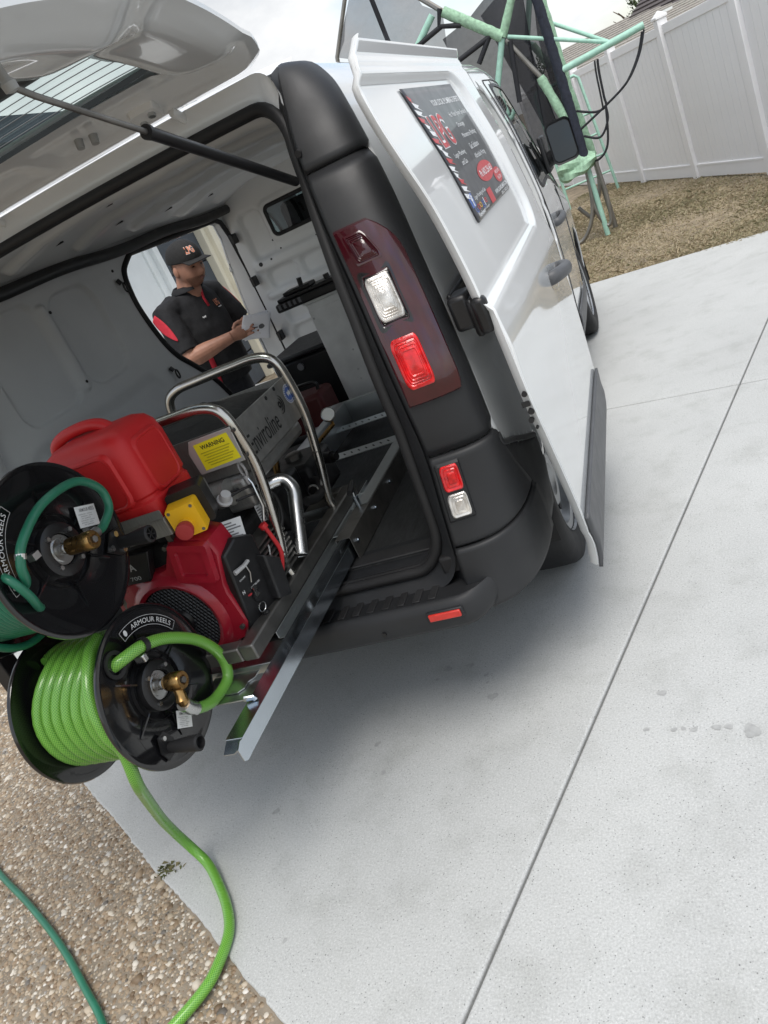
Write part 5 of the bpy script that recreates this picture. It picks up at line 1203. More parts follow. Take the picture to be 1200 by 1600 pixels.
# oil filler, dipstick, cables, exhaust
m = MB(); m.lathe((.262, -.095, 1.012), (.5, -.2, .5), [(.0, .03), (.014, .03), (.016, .02), (.016, .008), (.022, .006), (.022, 0)], 14); m.build('filler_cap', 'plastic_grey', jet)
m = MB(); m.tube([(.285, .02, 1.022+.0), (.295, .015, 1.0), (.30, .0, .93), (.27, -.01, .86)], .0045, 8); ds = m.build('dipstick', 'polished', jet)
m = MB(); m.tube([(.284+.012*math.cos(a), .022-.006*math.cos(a), 1.045+.022*math.sin(a)) for a in np.linspace(0, 2*PI, 20)], .004, 8); m.cyl((.286, .02, 1.0), (.284, .021, 1.025), .008, 10); m.build('dipstick_ring', 'plastic_grey', ds)
for k, pts in enumerate((((.23, -.06, 1.0), (.29, .02, .99), (.31, .06, .91), (.29, .02, .82), (.27, -.02, .76)), ((.22, .0, 1.0), (.28, .07, .97), (.30, .08, .88), (.28, .03, .80)), ((.25, -.03, .98), (.315, .045, .95), (.312, .04, .86), (.27, -.03, .80)))):
    m = MB(); m.tube(catmull(pts, 8), .0042, 6); m.build('cable', 'rubber', jet)
m = MB(); m.tube(catmull([(.285, -.02, .87), (.292, -.022, .84), (.30, -.03, .79), (.285, -.055, .735)], 8), .0065, 8); m.cyl((.283, -.018, .872), (.28, -.02, .885), .013, 10); m.build('battery_cable', 'red_cable', jet)
m = MB(); m.tube(catmull([(.27, -.03, .83), (.285, -.05, .825), (.282, -.06, .80), (.27, -.03, .80)], 6, True), .0022, 6, closed=True); m.box((.278, -.075, .74), (.288, -.06, .80)); m.build('earth_strap', 'plastic_grey', jet)
ex = catmull([(.16, .16, .915), (.22, .175, .925), (.27, .205, .918), (.297, .195, .885), (.297, .165, .84), (.296, .11, .775), (.296, .062, .72)], 8)
m = MB(); m.tube(ex, .0205, 18, caps=False); e_ = m.build('exhaust_pipe', 'polished', jet, ang=70, solid=.002)
m = MB(); m.disc(ex[-1], (0, -.6, -.8), .018, 16); m.build('pipe_mouth', 'print_black', e_)
# pump end: manifold, valve, hose and gauge behind the far hoop
m = MB(); m.box((-.12, .52, .69), (.20, .74, .84)); m.box((-.08, .30, .70), (.16, .52, .86)); m.build('pump_block', 'cast_black', jet, bevel=.02)
for x in (-.10, 0, .10):
    m = MB(); m.lathe((x, .63, .84), (0, 0, 1), [(.032, 0), (.032, .02), (.026, .024), (.0, .024)], 6); m.build('valve_cap', 'dark_steel', jet)
m = MB(); m.tube(catmull([(.15, .55, .78), (.22, .50, .77), (.25, .40, .76), (.24, .33, .78)], 8), .016, 10); m.build('pump_hose', 'rubber', jet)
m = MB(); m.lathe((.225, .43, .775), (.4, -.8, .2), [(.018, -.02), (.02, -.012), (.018, -.008), (.02, 0), (.018, .008), (.02, .014), (.016, .02)], 16); m.build('hose_clamp', 'polished', jet)
GA = np.array([.225, .79, .915]); gd = np.array([.35, -.72, .6]); gd /= np.linalg.norm(gd)
m = MB(); m.lathe(GA, gd, [(.0, -.012), (.027, -.012), (.028, .006), (.025, .008)], 24); gg = m.build('gauge', 'polished', jet)
m = MB(); m.disc(GA+gd*.006, gd, .0245, 24); m.build('gauge_face', 'label_white', gg)
m = MB(); m.tube([GA-gd*.01, GA-gd*.03-np.array([0, 0, .03]), (.16, .70, .84)], .009, 8); m.build('gauge_stem', 'brass', jet)
m = MB(); m.cyl((.20, .66, .80), (.24, .64, .80), .022, 14); m.cyl((.24, .64, .80), (.26, .63, .80), .014, 10); m.build('valve_knob', 'satin_black', jet)
m = MB(); m.cyl((.105, .47, .86), (.125, .47, .92), .012, 10); m.build('relief_valve', 'brass', jet)

# ================================================================== FUEL CAN
can = thing('fuel_can', (-.03, -.13, 1.03), 'red plastic fuel can standing on the jetter', 'fuel can')
def can_ring(z, ins, y0=-.250, y1=-.028, x0=-.115, x1=.175):
    cx_, cy_ = (x0+x1)/2, (y0+y1)/2; return [(cx_+a, cy_+b, z) for a, b in rrect((x1-x0)/2-ins, (y1-y0)/2-ins, .045-min(.02, ins*.3), 6)]
m = MB(); m.loft([can_ring(1.030, .02), can_ring(1.036, .008), can_ring(1.05, 0), can_ring(1.115, 0), can_ring(1.122, .005), can_ring(1.130, .005), can_ring(1.137, 0), can_ring(1.25, 0), can_ring(1.285, .006), can_ring(1.306, .018), can_ring(1.318, .04), can_ring(1.321, .06)]); cb = m.build('can_body', 'can_red', can, ang=35, fix=True)
# embossed panel on the face towards the viewer and the end
m = MB(); fnE = frame((.03, -.2505, 1.20), (1, 0, 0), (0, 0, 1)); m.loft([[fnE(a*s_, b*s_, t) for a, b in rrect(.095, .075, .03, 5)] for s_, t in ((1.08, -.004), (1.0, .007), (.94, .008), (.90, .004))]); m.build('embossed_panel', 'can_red', can, ang=30, fix=True)
m = MB(); fnE = frame((.1755, -.14, 1.20), (0, 1, 0), (0, 0, 1)); m.loft([[fnE(a*s_, b*s_, t) for a, b in rrect(.062, .075, .03, 5)] for s_, t in ((1.08, -.004), (1.0, .005), (.94, .006), (.90, .003))]); m.build('embossed_panel', 'can_red', can, ang=30, fix=True)
m = MB(); m.tube(catmull([(-.125, -.12, 1.23), (-.135, -.12, 1.275), (-.125, -.12, 1.315), (-.08, -.12, 1.335), (.0, -.12, 1.340), (.05, -.12, 1.33), (.08, -.12, 1.305)], 7), .0165, 12); m.build('carry_handle', 'can_red', can)
m = MB(); m.lathe((-.165, -.13, 1.255), (-.45, 0, .9), [(.030, -.03), (.030, .0), (.034, .001), (.034, .028), (.030, .032), (.0, .032)], 10); m.build('can_cap', 'satin_black', can, ang=25)
m = MB(); m.loft([[(-.115, -.14+a, 1.16+b) for a, b in rrect(.06, .08, .02, 3)], [(-.16, -.14+a, 1.16+b) for a, b in rrect(.05, .07, .02, 3)]]); m.build('can_shoulder', 'can_red', can, fix=True)
m = MB(); m.prism(rrect(.16, .012, .004, 2), lambda a, b, t: (.03+a, -.259-t, 1.085+b), 0, .002); m.build('strap', 'brushed', can, fix=True)
m = MB(); m.box((-.10, -.266, 1.07), (-.065, -.26, 1.10)); m.build('strap_buckle', 'polished', can)

# ================================================================== HOSE REELS
stand = thing('reel_stand', (-.3, -.5, .6), 'black steel upright carrying both hose reels', 'reel stand')
m = MB(); m.box((-.335, -.535, .60), (-.285, -.485, 1.22)); m.build('upright', 'satin_black', stand, bevel=.004)
m = MB(); m.box((-.335, -.535, .575), (-.285, .0, .60)); m.build('foot', 'satin_black', stand, bevel=.004)
def reel(cy, cz, xf, xb, Rr, label, kind):
    t = thing('hose_reel', (xf, cy, cz), label, 'hose reel', 'hose reels at the rear of the van')
    c = (0, cy, cz)
    for x, sg, nm in ((xf, 1, 'front_flange'), (xb, -1, 'rear_flange')):
        m = MB(); m.lathe(c, (sg, 0, 0), [(.012, sg*x-.004), (.055, sg*x-.004), (.060, sg*x-.012), (.075, sg*x-.014), (.10, sg*x-.006), (Rr*.72, sg*x+.0), (Rr-.016, sg*x+.004), (Rr-.008, sg*x+.007), (Rr-.001, sg*x+.005), (Rr, sg*x), (Rr-.003, sg*x-.005), (Rr-.012, sg*x-.003), (Rr*.6, sg*x-.006), (.06, sg*x-.018)], 72)
        fl = m.build(nm, 'gloss_black', t, ang=50)
        if sg > 0:
            front = fl
            for k in range(6):
                a = R(20+60*k); m = MB(); m.box((-.0015, .075, -.002), (.0015, Rr*.70, .002), Matrix.Translation((x+.0006, cy, cz)) @ Matrix.Rotation(a, 4, 'X')); m.build('flange_rib', 'gloss_black', fl)
    m = MB(); m.lathe(c, (1, 0, 0), [(.085, xb), (.085, xf)], 40); m.build('drum', 'satin_black', t)
    m = MB(); m.cyl((-.31, cy, cz), (xf+.01, cy, cz), .014, 14); m.build('axle', 'dark_steel', t)
    m = MB(); m.lathe(c, (1, 0, 0), [(.0, xf+.004), (.028, xf+.004), (.028, xf), (.036, xf)], 28); m.build('washer', 'polished', t)
    m = MB(); m.lathe(c, (1, 0, 0), [(.064, xf-.012), (.064, xf+.006), (.058, xf+.010), (.04, xf+.010), (.038, xf+.002)], 32); m.build('hub_ring', 'satin_black', t)
    for k in range(4):
        a = R(35+90*k); m = MB(); m.cyl((xf+.008, cy+.050*math.cos(a), cz+.050*math.sin(a)), (xf+.016, cy+.050*math.cos(a), cz+.050*math.sin(a)), .006, 6); m.build('hub_bolt', 'polished', t)
    return t, front
F_ = lambda x, cy, cz: frame((x, cy, cz), (0, 1, 0), (0, 0, 1))
def banner(fl, x, cy, cz, r, a_mid, span, flip=False):
    fn = F_(x, cy, cz); m = MB()
    def pos(a, b): th = R(a_mid)-a/r; return ((r+b)*math.cos(th), (r+b)*math.sin(th))
    L_ = R(span)*r/2; w = .013; e = .0009
    for b0, b1, l0, l1 in ((w-e, w, -L_, L_), (-w, -w+e, -L_, L_), (-w, w, -L_, -L_+e), (-w, w, L_-e, L_)):
        n = 24 if l1-l0 > .01 else 1; vs = []
        for k in range(n+1):
            s_ = l0+(l1-l0)*k/n; vs += [fn(*pos(s_, b0), 0), fn(*pos(s_, b1), 0)]
        m.add(vs, [(2*k, 2*k+2, 2*k+3, 2*k+1) for k in range(n)])
    lettering(m, 'ARMOUR REELS', fn, .014, 0, w=2*L_-.052, h=.0125, t=0, warp=pos)
    m.add([fn(*pos(-L_+.016+.006*math.cos(a), .008*math.sin(a)), 0) for a in np.linspace(0, 2*PI, 14, endpoint=False)], [tuple(range(14))])
    m.build('banner', 'label_white', fl, smooth=False)
def sticker(fl, c, rot, w, h, x):
    fn0 = frame((x, c[0], c[1]), (0, math.cos(rot), math.sin(rot)), (0, -math.sin(rot), math.cos(rot)))
    m = MB(); m.add([fn0(a, b, 0) for a, b in ((-w, -h), (w, -h), (w, h), (-w, h))], [(0, 1, 2, 3)]); s_ = m.build('sticker', 'label_white', fl, smooth=False)
    m = MB(); lettering(m, 'ARMOUR REELS', fn0, w*.1, h*.62, w=w*1.5, h=h*.34, t=.0006, bold=.01)
    for k in range(6): lettering(m, ('llllllllll lllllll', 'lllllll llll', 'llll llllllllllll')[k % 3], fn0, -w*.15+.1*w*(k % 2), h*.22-k*h*.2, w=w*(1.3-.2*(k % 3)), h=h*.09, t=.0006)
    m.build('sticker_print', 'print_grey', fl, smooth=False)

# ---- lower reel, lime braided hose
LC = (-.515, .749); XF = .122; RL = .2055
r1_, fl1 = reel(LC[0], LC[1], XF, -.160, RL, 'lower black hose reel wound with lime green braided hose', 'lime')
banner(fl1, XF+.0065, LC[0], LC[1], .163, 62, 70)
sticker(fl1, (-.512, .632), R(-38), .028, .022, XF+.006)
rh = .0152; helix = []
xa, xb_ = -.135, .092; turns = 7; Rc = .149
for k in range(turns*36+1):
    a = 2*PI*k/36; f = k/(turns*36)
    # wraps lie in lanes and step across between them
    lane = math.floor(f*turns); fr = f*turns-lane; step = max(0, (fr-.8)/.2); x = xa+(xb_-xa)*(lane+step*step*(3-2*step))/turns
    helix.append((x, LC[0]+Rc*math.cos(-a+PI*.55), LC[1]+Rc*math.sin(-a+PI*.55)))
m = MB(); m.tube(helix, rh, 12, uv=True); hs_ = m.build('coiled_hose', 'braid_hose', r1_, ang=80)
h2 = []
for k in range(7*28+1):
    a = 2*PI*k/28; f = k/(7*28); h2.append((-.125+.21*f, LC[0]+(Rc-.030)*math.cos(a), LC[1]+(Rc-.030)*math.sin(a)))
m = MB(); m.tube(h2, rh, 8, uv=True); m.build('coiled_hose', 'braid_hose', r1_, ang=80)
# free end: leaves the coil on the camera side, drops to the ground and runs over the pebbles
RQ = Rc+2*rh-.002
tr = [(.060, LC[0]+RQ*math.cos(R(q)), LC[1]+RQ*math.sin(R(q))) for q in (95, 110)]+[(.070+.022*k/4, LC[0]+RQ*math.cos(R(q)), LC[1]+RQ*math.sin(R(q))) for k, q in enumerate((125, 142, 160, 178, 196))]+[(.062, -.682, .60), (-.02, -.622, .50), (-.11, -.553, .39), (-.19, -.49, .28), (-.24, -.442, .175), (-.248, -.42, .085), (-.205, -.44, .030), (-.13, -.512, .0165), (-.062, -.588, .0155), (-.020, -.66, .0155), (-.008, -.74, .0155), (-.014, -.81, .016), (-.058, -.90, .016), (-.14, -1.02, .016), (-.30, -1.15, .016)]
tr[0] = helix[-1] if False else tr[0]
m = MB(); m.tube(catmull(tr, 10), rh, 14, uv=True); m.build('free_hose', 'braid_hose', r1_, ang=80)
# loop on the face of the flange into the brass swivel
lp_ = [(.10, -.60, .868), (.140, -.575, .878), (.158, -.515, .868), (.166, -.443, .830), (.170, -.365, .758), (.170, -.325, .675), (.168, -.345, .615), (.164, -.422, .610), (.164, -.480, .634), (.170, -.520, .668), (.176, -.536, .690)]
m = MB(); m.tube(catmull(lp_, 8), rh, 14, uv=True); m.build('feed_hose', 'braid_hose', r1_, ang=80)
m = MB(); m.lathe((XF, -.595, .878), (1, 0, 0), [(.028, .001), (.034, .004), (.034, .008), (.024, .006)], 20); m.build('grommet', 'rubber', r1_)
m = MB(); m.lathe((.156, -.520, .870), (.1, .94, -.3), [(.0185, -.008), (.0195, -.008), (.0195, .008), (.0185, .008)], 18); m.build('p_clip', 'satin_black', r1_)
m = MB(); m.box((.135, -.548, .838), (.165, -.532, .858)); m.build('clip_bolt', 'polished', r1_, bevel=.003)
m = MB(); m.cyl((XF, LC[0]-.0, LC[1]), (XF+.03, LC[0], LC[1]), .011, 14); m.build('spindle', 'polished', r1_)
m = MB(); m.lathe((XF+.022, LC[0], LC[1]), (1, 0, 0), [(.0, .0), (.016, .0), (.020, .006), (.020, .018), (.0235, .020), (.0235, .052), (.021, .056), (.012, .056), (.011, .050), (0, .050)], 24); sw = m.build('brass_swivel', 'brass', r1_, ang=35)
m = MB(); m.cyl((XF+.072, LC[0], LC[1]), (XF+.082, LC[0], LC[1]), .0085, 6); m.build('swivel_bolt', 'dark_steel', sw)
m = MB(); m.tube(catmull([(XF+.052, LC[0]-.004, LC[1]-.012), (XF+.054, LC[0]-.008, LC[1]-.030), (XF+.056, LC[0]-.014, LC[1]-.042), (XF+.056, -.536, .690)], 6), [.013]*7+[.0145]*6+[.012]*6, 14) if False else m.tube([(XF+.052, LC[0]-.003, LC[1]-.010), (XF+.054, LC[0]-.010, LC[1]-.035), (XF+.056, LC[0]-.018, LC[1]-.046), (XF+.055, LC[0]-.017, LC[1]-.056)], [.0125, .0135, .0155, .0125], 14); m.build('brass_elbow', 'brass', sw, ang=35)
m = MB(); m.tube([(.1765, -.534, .693), (.172, -.522, .672), (.167, -.500, .648)], [.018, .0185, .018], 14); m.build('hose_tail', 'polished', r1_)
# crank handle
m = MB(); m.prism([(-.02, -.03), (.02, -.03), (.028, .0), (.012, .035), (-.012, .035), (-.028, .0)], F_(XF+.006, -.605, .632), 0, .004); m.build('handle_plate', 'satin_black', r1_, fix=True)
for a, b in ((0, .022), (.012, -.018)):
    m = MB(); m.cyl(F_(XF+.006, -.605, .632)(a, b, .004), F_(XF+.006, -.605, .632)(a, b, .009), .006, 10); m.build('handle_rivet', 'polished', r1_)
m = MB(); m.lathe((0, -.600, .622), (1, 0, 0), [(.0, XF+.008), (.014, XF+.008), (.016, XF+.03), (.020, XF+.07), (.021, XF+.098), (.017, XF+.102), (.015, XF+.102), (.014, XF+.085), (0, XF+.085)], 20); m.build('crank_handle', 'rubber', r1_, ang=35)

# ---- upper reel, thin dark green hose
UC = (-.515, 1.160); XU = .104; RU = .208
r2_, fl2 = reel(UC[0], UC[1], XU, -.165, RU, 'upper black hose reel wound with dark green jetting hose', 'green')
banner(fl2, XU+.0065, UC[0], UC[1], .165, 150, 68)
sticker(fl2, (-.398, 1.183), R(-20), .033, .026, XU+.006)
rh2 = .0072
for lay, (rc, tt) in enumerate(((.163, 16), (.150, 16), (.138, 15))):
    hx = []
    for k in range(tt*30+1):
        a = 2*PI*k/30; f = k/(tt*30); hx.append((-.145+.235*f, UC[0]+rc*math.cos(a), UC[1]+rc*math.sin(a)))
    m = MB(); m.tube(hx, rh2, 8); m.build('coiled_hose', 'green_hose', r2_, ang=80)
m = MB(); m.tube(catmull([(-.10, UC[0]-.165, UC[1]-.02), (-.10, UC[0]-.15, UC[1]-.11), (-.10, UC[0]-.08, UC[1]-.175), (-.09, UC[0]+.0, UC[1]-.185), (-.07, UC[0]+.09, UC[1]-.15)], 8), rh2*1.35, 10); m.build('loose_wrap', 'green_hose', r2_)
up = [(.09, -.655, 1.145), (.125, -.662, 1.165), (.145, -.665, 1.205), (.148, -.628, 1.243), (.150, -.533, 1.279), (.152, -.417, 1.275), (.152, -.360, 1.228), (.152, -.364, 1.178), (.155, -.415, 1.153), (.158, -.448, 1.153)]
m = MB(); m.tube(catmull(up, 8), .0105, 12); m.build('feed_hose', 'green_hose', r2_, ang=80)
m = MB(); m.tube(catmull([(.09, -.68, 1.20), (.12, -.688, 1.185), (.13, -.68, 1.14), (.11, -.66, 1.10), (.09, -.64, 1.09)], 8), .010, 10); m.build('feed_hose', 'green_hose', r2_, ang=80)
m = MB(); m.lathe((.146, -.655, 1.218), (.1, .5, .85), [(.012, -.006), (.0125, -.006), (.0125, .006), (.012, .006)], 16); m.box((.14, -.64, 1.195), (.16, -.62, 1.21)); m.build('p_clip', 'polished', r2_)
m = MB(); m.tube([(.1575, -.446, 1.153), (.160, -.478, 1.156)], [.0125, .0125], 14); m.tube([(.160, -.478, 1.156), (.161, -.492, 1.158)], [.0145, .0145], 6); m.build('hose_tail', 'galv', r2_)
m = MB(); m.cyl((XU, UC[0], UC[1]), (XU+.03, UC[0], UC[1]), .011, 14); m.build('spindle', 'polished', r2_)
m = MB(); m.lathe((XU+.024, UC[0], UC[1]), (1, 0, 0), [(.0, 0), (.017, 0), (.0205, .004), (.0205, .050), (.0225, .052), (.0225, .074), (.020, .078), (.012, .078), (.011, .072), (0, .072)], 24); sw = m.build('brass_swivel', 'brass', r2_, ang=35)
m = MB(); m.tube([(XU+.056, UC[0]+.016, UC[1]-.001), (XU+.057, UC[0]+.026, UC[1]-.002)], .010, 12); m.build('swivel_port', 'brass', sw)
m = MB(); m.cyl((XU+.096, UC[0], UC[1]), (XU+.106, UC[0], UC[1]), .0085, 6); m.build('swivel_bolt', 'polished', sw)
HPf = F_(XU+.006, -.365, 1.082)
m = MB(); m.prism([(-.045, .0), (-.005, .034), (.03, .030), (.03, -.030), (-.005, -.034)], HPf, 0, .004); m.build('handle_plate', 'satin_black', r2_, fix=True)
for a, b in ((-.028, .0), (.006, .022), (.006, -.022)):
    m = MB(); m.cyl(HPf(a, b, .004), HPf(a, b, .010), .0075, 10); m.build('handle_rivet', 'polished', r2_)
m = MB(); m.lathe((0, -.353, 1.076), (1, 0, 0), [(.0, XU+.008), (.016, XU+.008), (.0165, XU+.04), (.021, XU+.075), (.0225, XU+.104), (.018, XU+.108), (.016, XU+.108), (.0145, XU+.09), (0, XU+.09)], 20); m.build('crank_handle', 'rubber', r2_, ang=35)
for k in range(6):
    a = 2*PI*k/6; m = MB(); m.box((XU+.09, -.353-.0012, 1.076+.002), (XU+.107, -.353+.0012, 1.076+.0165), Matrix.Translation((0, -.353, 1.076)) @ Matrix.Rotation(a, 4, 'X') @ Matrix.Translation((0, .353, -1.076))); m.build('handle_web', 'rubber', r2_)

gh = MB(); gh.tube(catmull([(-2.2, .25, .011), (-1.75, -.06, .011), (-1.45, -.25, .011), (-1.188, -.397, .011), (-.92, -.53, .011), (-.666, -.669, .011), (-.46, -.80, .011), (-.277, -.93, .011), (-.12, -1.12, .011)], 10), .0108, 12)
tag(gh.build('garden_hose', 'green_hose', None, ang=80), 'dark green hose lying across the pebble paving', 'hose')

# ================================================================== MAGNETIC SIGN ON THE SLIDING DOOR
S0, S1, SZ0, SZ1 = .395, 1.115, 1.375, 1.752
sign = thing('magnetic_sign', (1.05, .75, 1.38), 'dark plumbing advertisement panel on the open sliding door', 'sign')
def dsurf(Y, z): return dx(z)-.020
nrmx = np.array([math.cos(.22), 0, math.sin(.22)])
def SG(a, b, t):        # a 0..1 rear to front, b 0..1 up; printed panel follows the curve of the door
    z = SZ0+(SZ1-SZ0)*b; Y = S0+(S1-S0)*a
    return (dsurf(Y, z)+.004+t, Y, z+t*.25)
cr = [(a, b) for a, b in rrect(.5, .5, .03, 4)]
m = MB(); m.grid(lambda a, b: SG(a, b, 0), np.linspace(0, 1, 20), np.linspace(0, 1, 20)); m.build('panel', 'sign_black', sign, solid=.0015)
WID, HEI = S1-S0, .385
def sg_text(items, mat, nm='lettering', t=.0016):
    m = MB()
    for (body, cx_, cy_, w, h, bold) in items: lettering(m, body, SG, cx_, cy_, w=w, h=h, t=t, bold=bold)
    m.build(nm, mat, sign, smooth=False)
sg_text([('YOUR LOCAL PLUMBING EXPERTS', .66, .865, .62, .048, .02), ('Hot Water System Specialists', .75, .745, .42, .052, 0), ('Drainage', .66, .655, .16, .05, 0), ('Maintenance Plumbing', .72, .565, .34, .052, 0), ('Gas Solutions', .68, .475, .22, .05, 0), ('Affordable Pricing', .70, .385, .28, .052, 0),
         ('Logan Plumbing', .30, .46, .24, .045, 0), ('and Gas', .30, .40, .12, .04, 0), ('Logan Plumbing and Gas', .27, .145, .28, .038, 0), ('WWW.LOGANPLUMBING.COM', .79, .065, .38, .036, .015), ('QBCC 15027532', .84, .02, .22, .026, 0), ('Reviews', .14, .035, .15, .035, .015), ('on Google', .28, .035, .12, .022, 0)], 'sign_white')
# ovals with the phone number and free quotes
m = MB(); m.add([SG(.62+.20*math.cos(a), .255+.082*math.sin(a), .0016) for a in np.linspace(0, 2*PI, 40, endpoint=False)], [tuple(range(40))]); m.build('phone_oval', 'sign_red', sign, smooth=False)
m = MB(); m.add([SG(.865+.105*math.cos(a), .165+.066*math.sin(a), .0016) for a in np.linspace(0, 2*PI, 40, endpoint=False)], [tuple(range(40))]); m.build('quote_oval', 'sign_red', sign, smooth=False)
sg_text([('Ph: 0425 256 663', .62, .255, .32, .055, .01), ('FREE QUOTES', .865, .19, .13, .03, .01), ('CALL TODAY', .865, .14, .11, .03, .01)], 'sign_white', t=.0030)
sg_text([('LPG', .235, .66, .27, .26, .05)], 'sign_white', 'monogram_outline', .0016); sg_text([('LPG', .235, .66, .255, .245, .005)], 'sign_red', 'monogram', .0030)
m = MB(); m.add([SG(a, b, .0016) for a, b in ((.02, .10), (.10, .10), (.10, .20), (.02, .20))], [(0, 1, 2, 3)]); m.build('social_badge', 'sign_blue', sign, smooth=False); sg_text([('f', .065, .145, .035, .08, .03)], 'sign_white', 'social_letter', .003)
for ch, x, mt in (('G', .075, 'sign_blue'), ('o', .135, 'sign_red'), ('o', .185, 'sign_gold'), ('g', .235, 'sign_blue'), ('l', .275, 'sign_white'), ('e', .315, 'sign_red')): sg_text([(ch, x, .083 if ch != 'g' else .073, .05 if ch not in 'l' else .012, None if False else (.062 if ch in 'Gl' else .04 if ch != 'g' else .055), .0)], mt)
m = MB(); m.add([SG(a, b, .0016) for a, b in ((.42, .02), (.53, .02), (.53, .135), (.42, .135))], [(0, 1, 2, 3)]); m.build('red_block', 'sign_red', sign, smooth=False)
# torn-flag style flourish down the rear edge
m = MB(); m2 = MB()
for k in range(15):
    b = .95-k*.052; a0 = .015+.02*math.sin(k*1.7); w_ = .05+.045*abs(math.sin(k*2.3)); mm = m if k % 3 else m2
    mm.add([SG(a0, b, .0016), SG(a0+w_, b-.03, .0016), SG(a0+w_*.6, b-.045, .0016), SG(a0+w_*1.2, b-.075, .0016), SG(a0+.01, b-.04, .0016)], [(0, 1, 2, 3, 4)])
m.build('flourish', 'sign_white', sign, smooth=False); m2.build('flourish', 'sign_red', sign, smooth=False)

# ================================================================== LOAD INSIDE THE VAN
wb = thing('white_box', (.06, 2.1, .62), 'scuffed white box standing in the van by the bulkhead', 'box')
m = MB(); m.box((-.215, 2.0, .60), (.45, 2.45, 1.185)); m.build('carcass', 'timber_white', wb, bevel=.006)
m = MB(); m.box((-.213, 1.992, .602), (.43, 2.0, 1.15)); m.build('front_board', 'timber_white', wb, bevel=.003)
m = MB(); m.box((-.225, 1.985, 1.186), (.46, 2.46, 1.20)); m.build('lid', 'timber_white', wb, bevel=.004)
tl_ = thing('tool_tray', (-.10, 2.05, 1.2), 'long black tool tray lying on the white box', 'tool tray')
m = MB(); m.box((-.36, 1.96, 1.2005), (.40, 2.16, 1.245)); m.build('tray_base', 'satin_black', tl_, bevel=.01)
m = MB(); m.box((-.34, 1.97, 1.245), (.10, 2.12, 1.265)); m.box((-.30, 1.98, 1.265), (-.14, 2.08, 1.285)); m.build('tray_lip', 'satin_black', tl_, bevel=.006)
m = MB(); m.cyl((-.19, 2.0, 1.285), (-.185, 2.0, 1.325), .013, 10); m.cyl((-.05, 2.02, 1.265), (-.05, 2.02, 1.29), .016, 10); m.build('knob', 'satin_black', tl_)
for k in range(5):
    m = MB(); m.box((-.34+k*.03, 1.955, 1.215), (-.325+k*.03, 1.961, 1.24)); m.build('tray_vent', 'print_grey', tl_)
tb = thing('black_crate', (-.45, 2.3, .6), 'black plastic crate between white box and side door', 'crate')
m = MB(); m.box((-.62, 2.12, .60), (-.24, 2.62, .93)); m.build('crate_body', 'satin_black', tb, bevel=.02)
m = MB(); m.box((-.64, 2.10, .932), (-.235, 2.63, .96)); m.build('crate_lid', 'cast_black', tb, bevel=.012)
m = MB(); m.cyl((-.45, 2.121, .88), (-.45, 2.108, .88), .02, 16); m.build('crate_latch', 'print_grey', tb)
rt_ = thing('tool_case', (-.3, 1.75, .6), 'dull red tool case behind the jetter in the van', 'tool case')
m = MB(); m.box((-.46, 1.70, .60), (-.22, 1.90, .80)); m.build('case_body', 'tool_red', rt_, bevel=.025)
m = MB(); m.tube(catmull([(-.42, 1.8, .80), (-.41, 1.8, .84), (-.27, 1.8, .84), (-.26, 1.8, .80)], 6), .010, 8); m.build('case_handle', 'satin_black', rt_)
for k, (pts, r, mt) in enumerate((([(-.5, 1.5, .60), (-.42, 1.45, .66), (-.30, 1.55, .64), (-.2, 1.5, .61)], .018, 'rubber'), ([(-.6, 1.3, .6), (-.55, 1.2, .64), (-.62, 1.05, .62), (-.55, .95, .60)], .014, 'rubber'))):
    m = MB(); m.tube(catmull(pts, 8), r, 10); tag(m.build('black_hose', mt, None), ('thick black hose on the van floor beside the red tool case', 'thin black hose on the van floor along the left wall')[k], 'hose')

# ================================================================== PERSON beside the van
PX, PY = -1.265, 2.665; AZ = R(-13)
fw = np.array([math.cos(AZ), math.sin(AZ), 0]); lf = np.array([-math.sin(AZ), math.cos(AZ), 0])
def pw(f, l, z): return np.array([PX, PY, 0])+fw*f+lf*l+np.array([0, 0, z])
man = thing('person', (PX, PY, 0), 'person in black and red polo shirt and cap reading papers at the side door', 'person')
def smooth_union(mb, name, mat, voxel, it=4, parent=man, fac=.5):
    o = mb.build(name, mat, parent, fix=False)
    md = o.modifiers.new('union', 'REMESH'); md.mode = 'VOXEL'; md.voxel_size = voxel; md.use_smooth_shade = True
    sm = o.modifiers.new('soft', 'SMOOTH'); sm.factor = fac; sm.iterations = it
    return o
def ell(mb, c, rx, ry, rz, axes=None, nu=20, nv=12):
    a = axes if axes is not None else (fw, lf, np.array([0, 0, 1.])); rings = []
    for j in range(1, nv):
        ph = PI*j/nv-PI/2; rings.append([np.array(c)+a[0]*rx*math.cos(ph)*math.cos(t)+a[1]*ry*math.cos(ph)*math.sin(t)+a[2]*rz*math.sin(ph) for t in np.linspace(0, 2*PI, nu, endpoint=False)])
    mb.loft(rings)
